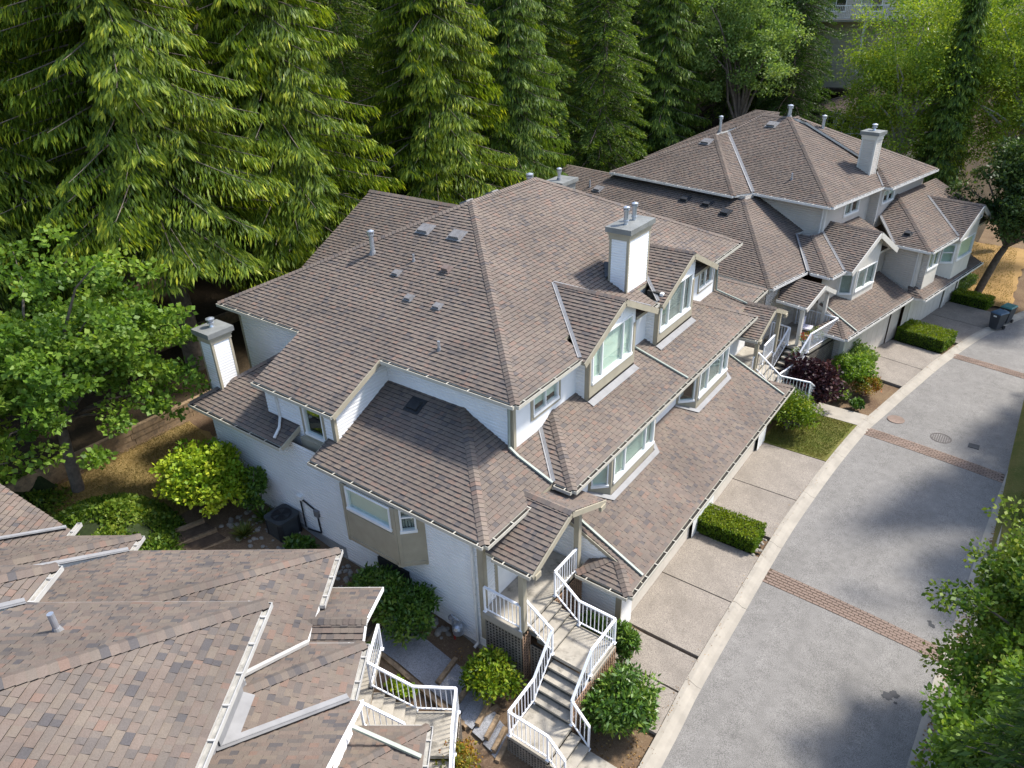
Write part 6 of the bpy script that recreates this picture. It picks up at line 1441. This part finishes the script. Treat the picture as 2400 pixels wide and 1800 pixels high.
hedge('clipped box hedge between the two aggregate driveways', -7.05, -4.85, 20.12, 21.22, .62, 1)
hedge('clipped box hedge before the cream garage doors', -12.95, -10.5, 39.3, 41.0, .72, 2, A2)
hedge('low hedge behind the wheelie bins', -12.9, -10.9, 46.95, 48.0, .6, 3, A2, n=6000); hedge('dark low hedge running back from the bins', -14.2, -12.9, 47.6, 51.2, .6, 4, A2, 'rhodo_leaf', 6000)
# groundcover mound and grasses
def mound(name, label, cat, cx, cy, rx, ry, h, n, size, mat, seed):
    rg = np.random.default_rng(seed); a = rg.random(n)*6.283; r = np.sqrt(rg.random(n)); x, y = cx+rx*r*np.cos(a), cy+ry*r*np.sin(a)
    z = np.array([gz(p, q) for p, q in zip(x, y)])+h*(1-r**2.2)*(.8+.25*np.sin(x*2.3)*np.cos(y*2.9))-rg.random(n)*.12; Bv = np.stack([x, y, z], 1); D = nrm(rdir(rg, n)+np.array((0, 0, .5))); S = nrm(np.cross(D, rdir(rg, n))); l = size*rg.uniform(.6, 1.3, (n, 1))
    me = quads_mesh(name, Bv, D*l, S*l*.35, np.clip(rg.normal(.45, .25, n)+.15*np.sin(x*1.7+y), 0, 1), mat); o = bpy.data.objects.new(name, me); COL.objects.link(o); tag(o, label, cat); o['kind'] = 'stuff'
    mb = MB(); k_ = 20
    for i in range(k_):
        for j in range(6):
            q = []
            for (ii, jj) in ((i, j), (i+1, j), (i+1, j+1), (i, j+1)):
                t_ = 2*math.pi*ii/k_; rr__ = jj/6; xx_, yy_ = cx+rx*rr__*math.cos(t_)*.97, cy+ry*rr__*math.sin(t_)*.97; q.append((xx_, yy_, gz(xx_, yy_)+(h*(1-rr__**2.2)*.8-.12 if rr__ < .99 else 0)))
            mb.poly(q)
    mb.build('mound_soil', 'hedge_core', o)
mound('groundcover', 'mass of green and yellow groundcover above the near roofs', 'groundcover', -22.3, 7.0, 2.9, 2.1, 1.15, 15000, .14, 'ivy_leaf', 81)
mound('groundcover', 'dark low ivy under the maple and retaining wall', 'groundcover', -26.3, 4.6, 1.6, 3.0, .5, 5000, .14, 'ivy_leaf', 82)
def grass(name, label, pts, n, L_, mat, seed, zf):
    rg = np.random.default_rng(seed); P_ = np.array(pts); k = 0; Bs = []
    lo, hi = P_.min(0), P_.max(0)
    q = lo+(hi-lo)*rg.random((n*2, 2)); keep = []
    inside = np.zeros(len(q), bool); j = len(P_)-1
    for i in range(len(P_)):
        c = ((P_[i, 1] > q[:, 1]) != (P_[j, 1] > q[:, 1])) & (q[:, 0] < (P_[j, 0]-P_[i, 0])*(q[:, 1]-P_[i, 1])/(P_[j, 1]-P_[i, 1]+1e-9)+P_[i, 0]); inside ^= c; j = i
    q = q[inside][:n]; z = np.array([zf(*p) for p in q]); m = len(q); Bv = np.column_stack([q, z]); D = nrm(rg.normal(0, .45, (m, 3))+np.array((0, 0, 1.)))*rg.uniform(.5, 1.2, (m, 1))*L_; S = nrm(np.cross(D, rdir(rg, m)))*L_*.16
    patch = .5+.5*np.sin(q[:, 0]*1.9+seed)*np.cos(q[:, 1]*1.3); me = quads_mesh(name, Bv, D, S, np.clip(.6*patch+.4*rg.random(m), 0, 1), mat); o = bpy.data.objects.new(name, me); COL.objects.link(o); tag(o, label, 'grass'); o['kind'] = 'stuff'
grass('lawn_grass', 'short patchy grass of the front lawn beside the round shrub', [(-7.0, 27.3), (-4.45, 27.3), (-4.1, 30.8), (-7.0, 30.8)], 14000, .06, 'grass_blade', 1, lambda x, y: -.005)
grass('dry_grass', 'dry yellow grass of the side lawn', [(-27, 3.5), (-21.7, 6.5), (-21.7, 12.0), (-27, 12.8)], 22000, .07, 'dry_blade', 2, lambda x, y: gz(x, y)+.03)
grass('bank_grass', 'green grass of the bank along the street', [(1.95, 6), (9, 6), (10, 46), (4.6, 40), (2.75, 34), (2.2, 27)], 40000, .12, 'grass_blade', 3, lambda x, y: .06+.22*min(x-1.9, 6))
grass('litter_leaves', 'fallen yellow leaves under the dark street-bend tree', [(-6, 49.3), (.2, 49.3), (-.5, 62), (-6, 62)], 7000, .1, 'dry_blade', 4, lambda x, y: gz(x, y)+.005)
# pots and chair on the far porches
pxy = w2(-13.95, 30.75); pot(pxy[0], pxy[1], 2.1, .2, .3, 'flower_red', 'pot of red flowers on the far porch deck')
pxy = w2(-13.9, 29.9); pot(pxy[0], pxy[1], 1.75, .16, .28, 'flower_white', 'pot of white flowers on the far porch steps')
pxy = w2(-13.95, 31.6); pot(pxy[0], pxy[1], 2.1, .22, .3, None, 'tall green potted plant behind the red flowers')
c_ = w2(-14.6, 31.9); ch = thing('porch_chair', 'dark porch chair with patterned grey cushion on the far porch', 'chair', (c_[0], c_[1], 2.1))
for nm, m_, a in (('seat', 'black_plastic', (-.28, .28, -.28, .28, .38, .44)), ('seat_cushion', 'cushion', (-.27, .27, -.27, .27, .44, .52)), ('backrest', 'black_plastic', (-.3, -.24, -.28, .28, .44, .95)), ('back_cushion', 'cushion', (-.24, -.14, -.25, .25, .5, .95))): box_part(ch, nm, m_, c_[0]+a[0], c_[0]+a[1], c_[1]+a[2], c_[1]+a[3], 2.1+a[4], 2.1+a[5])
for sx in (-.25, .25):
    for sy in (-.25, .25): box_part(ch, 'leg', 'black_plastic', c_[0]+sx-.02, c_[0]+sx+.02, c_[1]+sy-.02, c_[1]+sy+.02, 2.1, 2.48)
# ================================================================ DISTANT HOUSES
def far_house(label, x, y, z, rot, w_, d_, h_, balcony):
    c, s = math.cos(-rot), math.sin(-rot); lx, ly = c*x-s*y, s*x+c*y
    t = thing('distant_house', label, 'house', (lx, ly, z), rot); FB = Building(t, 'shingle_far', 'cream_siding', 'cream_trim', 5, 0)
    x0, x1, y0, y1 = lx-w_/2, lx+w_/2, ly, ly+d_; zt = z+h_; o_ = .5; rl = (d_+2*o_)/2; zr = zt+.5*rl
    a, b, cc, d = (x0-o_, y0-o_, zt), (x1+o_, y0-o_, zt), (x1+o_, y1+o_, zt), (x0-o_, y1+o_, zt); r0_, r1_ = (x0-o_+rl, ly+d_/2, zr), (x1+o_-rl, ly+d_/2, zr)
    for q in ([a, b, r1_, r0_], [b, cc, r1_], [cc, d, r0_, r1_], [d, a, r0_]): FB.roof(q)
    hs_ = [(x0+w_*k, x0+w_*k+1.6, z+h_-2.1, z+h_-.5) for k in (.12, .42, .72)]
    FB.wall(FY(y0), [(x0, z-3), (x1, z-3), (x1, zt), (x0, zt)], hs_)
    for q in hs_: FB.window(FY(y0), *q, div=(.5,), blind='curtain', closed=.4)
    FB.wall(FX(x1), [(y0, z-3), (y1, z-3), (y1, zt), (y0, zt)]); FB.wall(BX(x0), [(-y1, z-3), (-y0, z-3), (-y0, zt), (-y1, zt)]); FB.wall(BY(y1), [(-x1, z-3), (-x0, z-3), (-x0, zt), (-x1, zt)])
    if balcony:
        zz = z+h_-2.6; box_part(t, 'balcony', 'concrete', x0, x1, y0-2.0, y0, zz-.15, zz); railing(t, [(x0, y0-1.95, zz), (x1, y0-1.95, zz)], 1.0, .13); railing(t, [(x1, y0-1.95, zz), (x1, y0, zz)], 1.0, .13)
        for k in range(3): box_part(t, 'balcony_post', 'cream_trim', x0+w_*k/2-.1+(.1 if k == 0 else -.1 if k == 2 else 0), x0+w_*k/2+.1+(.1 if k == 0 else -.1 if k == 2 else 0), y0-1.9, y0-1.7, zz-4, zz-.15)
    FB.finish(); return t
far_house('distant house with white balcony high between the trees', -15.4, 70.5, 12.2, R(8), 9, 8, 4.9, True)
far_house('distant beige house with low roof behind the cream block', -14.6, 64.0, 5.6, R(-35), 6, 6, 2.6, False)
far_house('distant house glimpsed behind the left cedars', -52.0, 16.5, 8.6, R(60), 9, 8, 4.5, False)

# fallen leaves and grit along the kerbs and in the planting bed
def litter(name, label, pts, n, size, seed, mat='litter_leaf'):
    rg = np.random.default_rng(seed); P_ = np.array(pts)[rg.integers(0, len(pts), n)]+np.column_stack([rg.normal(0, .09, (n, 2)), np.zeros(n)]); D = np.column_stack([rg.normal(size=(n, 2)), rg.normal(0, .15, n)]); D = nrm(D); l = size*rg.uniform(.5, 1.3, (n, 1))
    S = nrm(np.cross(D, np.array((0, 0, 1.)))); me = quads_mesh(name, P_+np.array((0, 0, .012)), D*l, S*l*.4, rg.random(n), mat); o = bpy.data.objects.new(name, me); COL.objects.link(o); tag(o, label, 'leaves'); o['kind'] = 'stuff'
leaf_mat('litter_leaf', st((.08, .05, .025), (.16, .09, .035), (.28, .15, .05), (.36, .24, .10)), .1, .8, .2)
litter('kerb_leaves', 'dry leaves gathered in the gutter below the grassy bank', [(p[0]+.27, p[1], -.09) for p in CURB_R if 12 < p[1] < 32], 900, .06, 1)
rr = random.Random(8)
litter('bed_leaves', 'brown leaves on the bare soil between stairs and kerb', [(rr.uniform(-5.9, -4.6), rr.uniform(10.6, 13.4), -.12) for _ in range(60)]+[(rr.uniform(-11.5, -8.6), rr.uniform(10.5, 11.1), .45) for _ in range(20)], 500, .055, 2)
litter('kerb_grit', 'leaf bits along the house-side kerb', [(p[0]+rr.uniform(-.05, .1), p[1], .005) for p in CURB_L if 9 < p[1] < 44], 420, .035, 3)
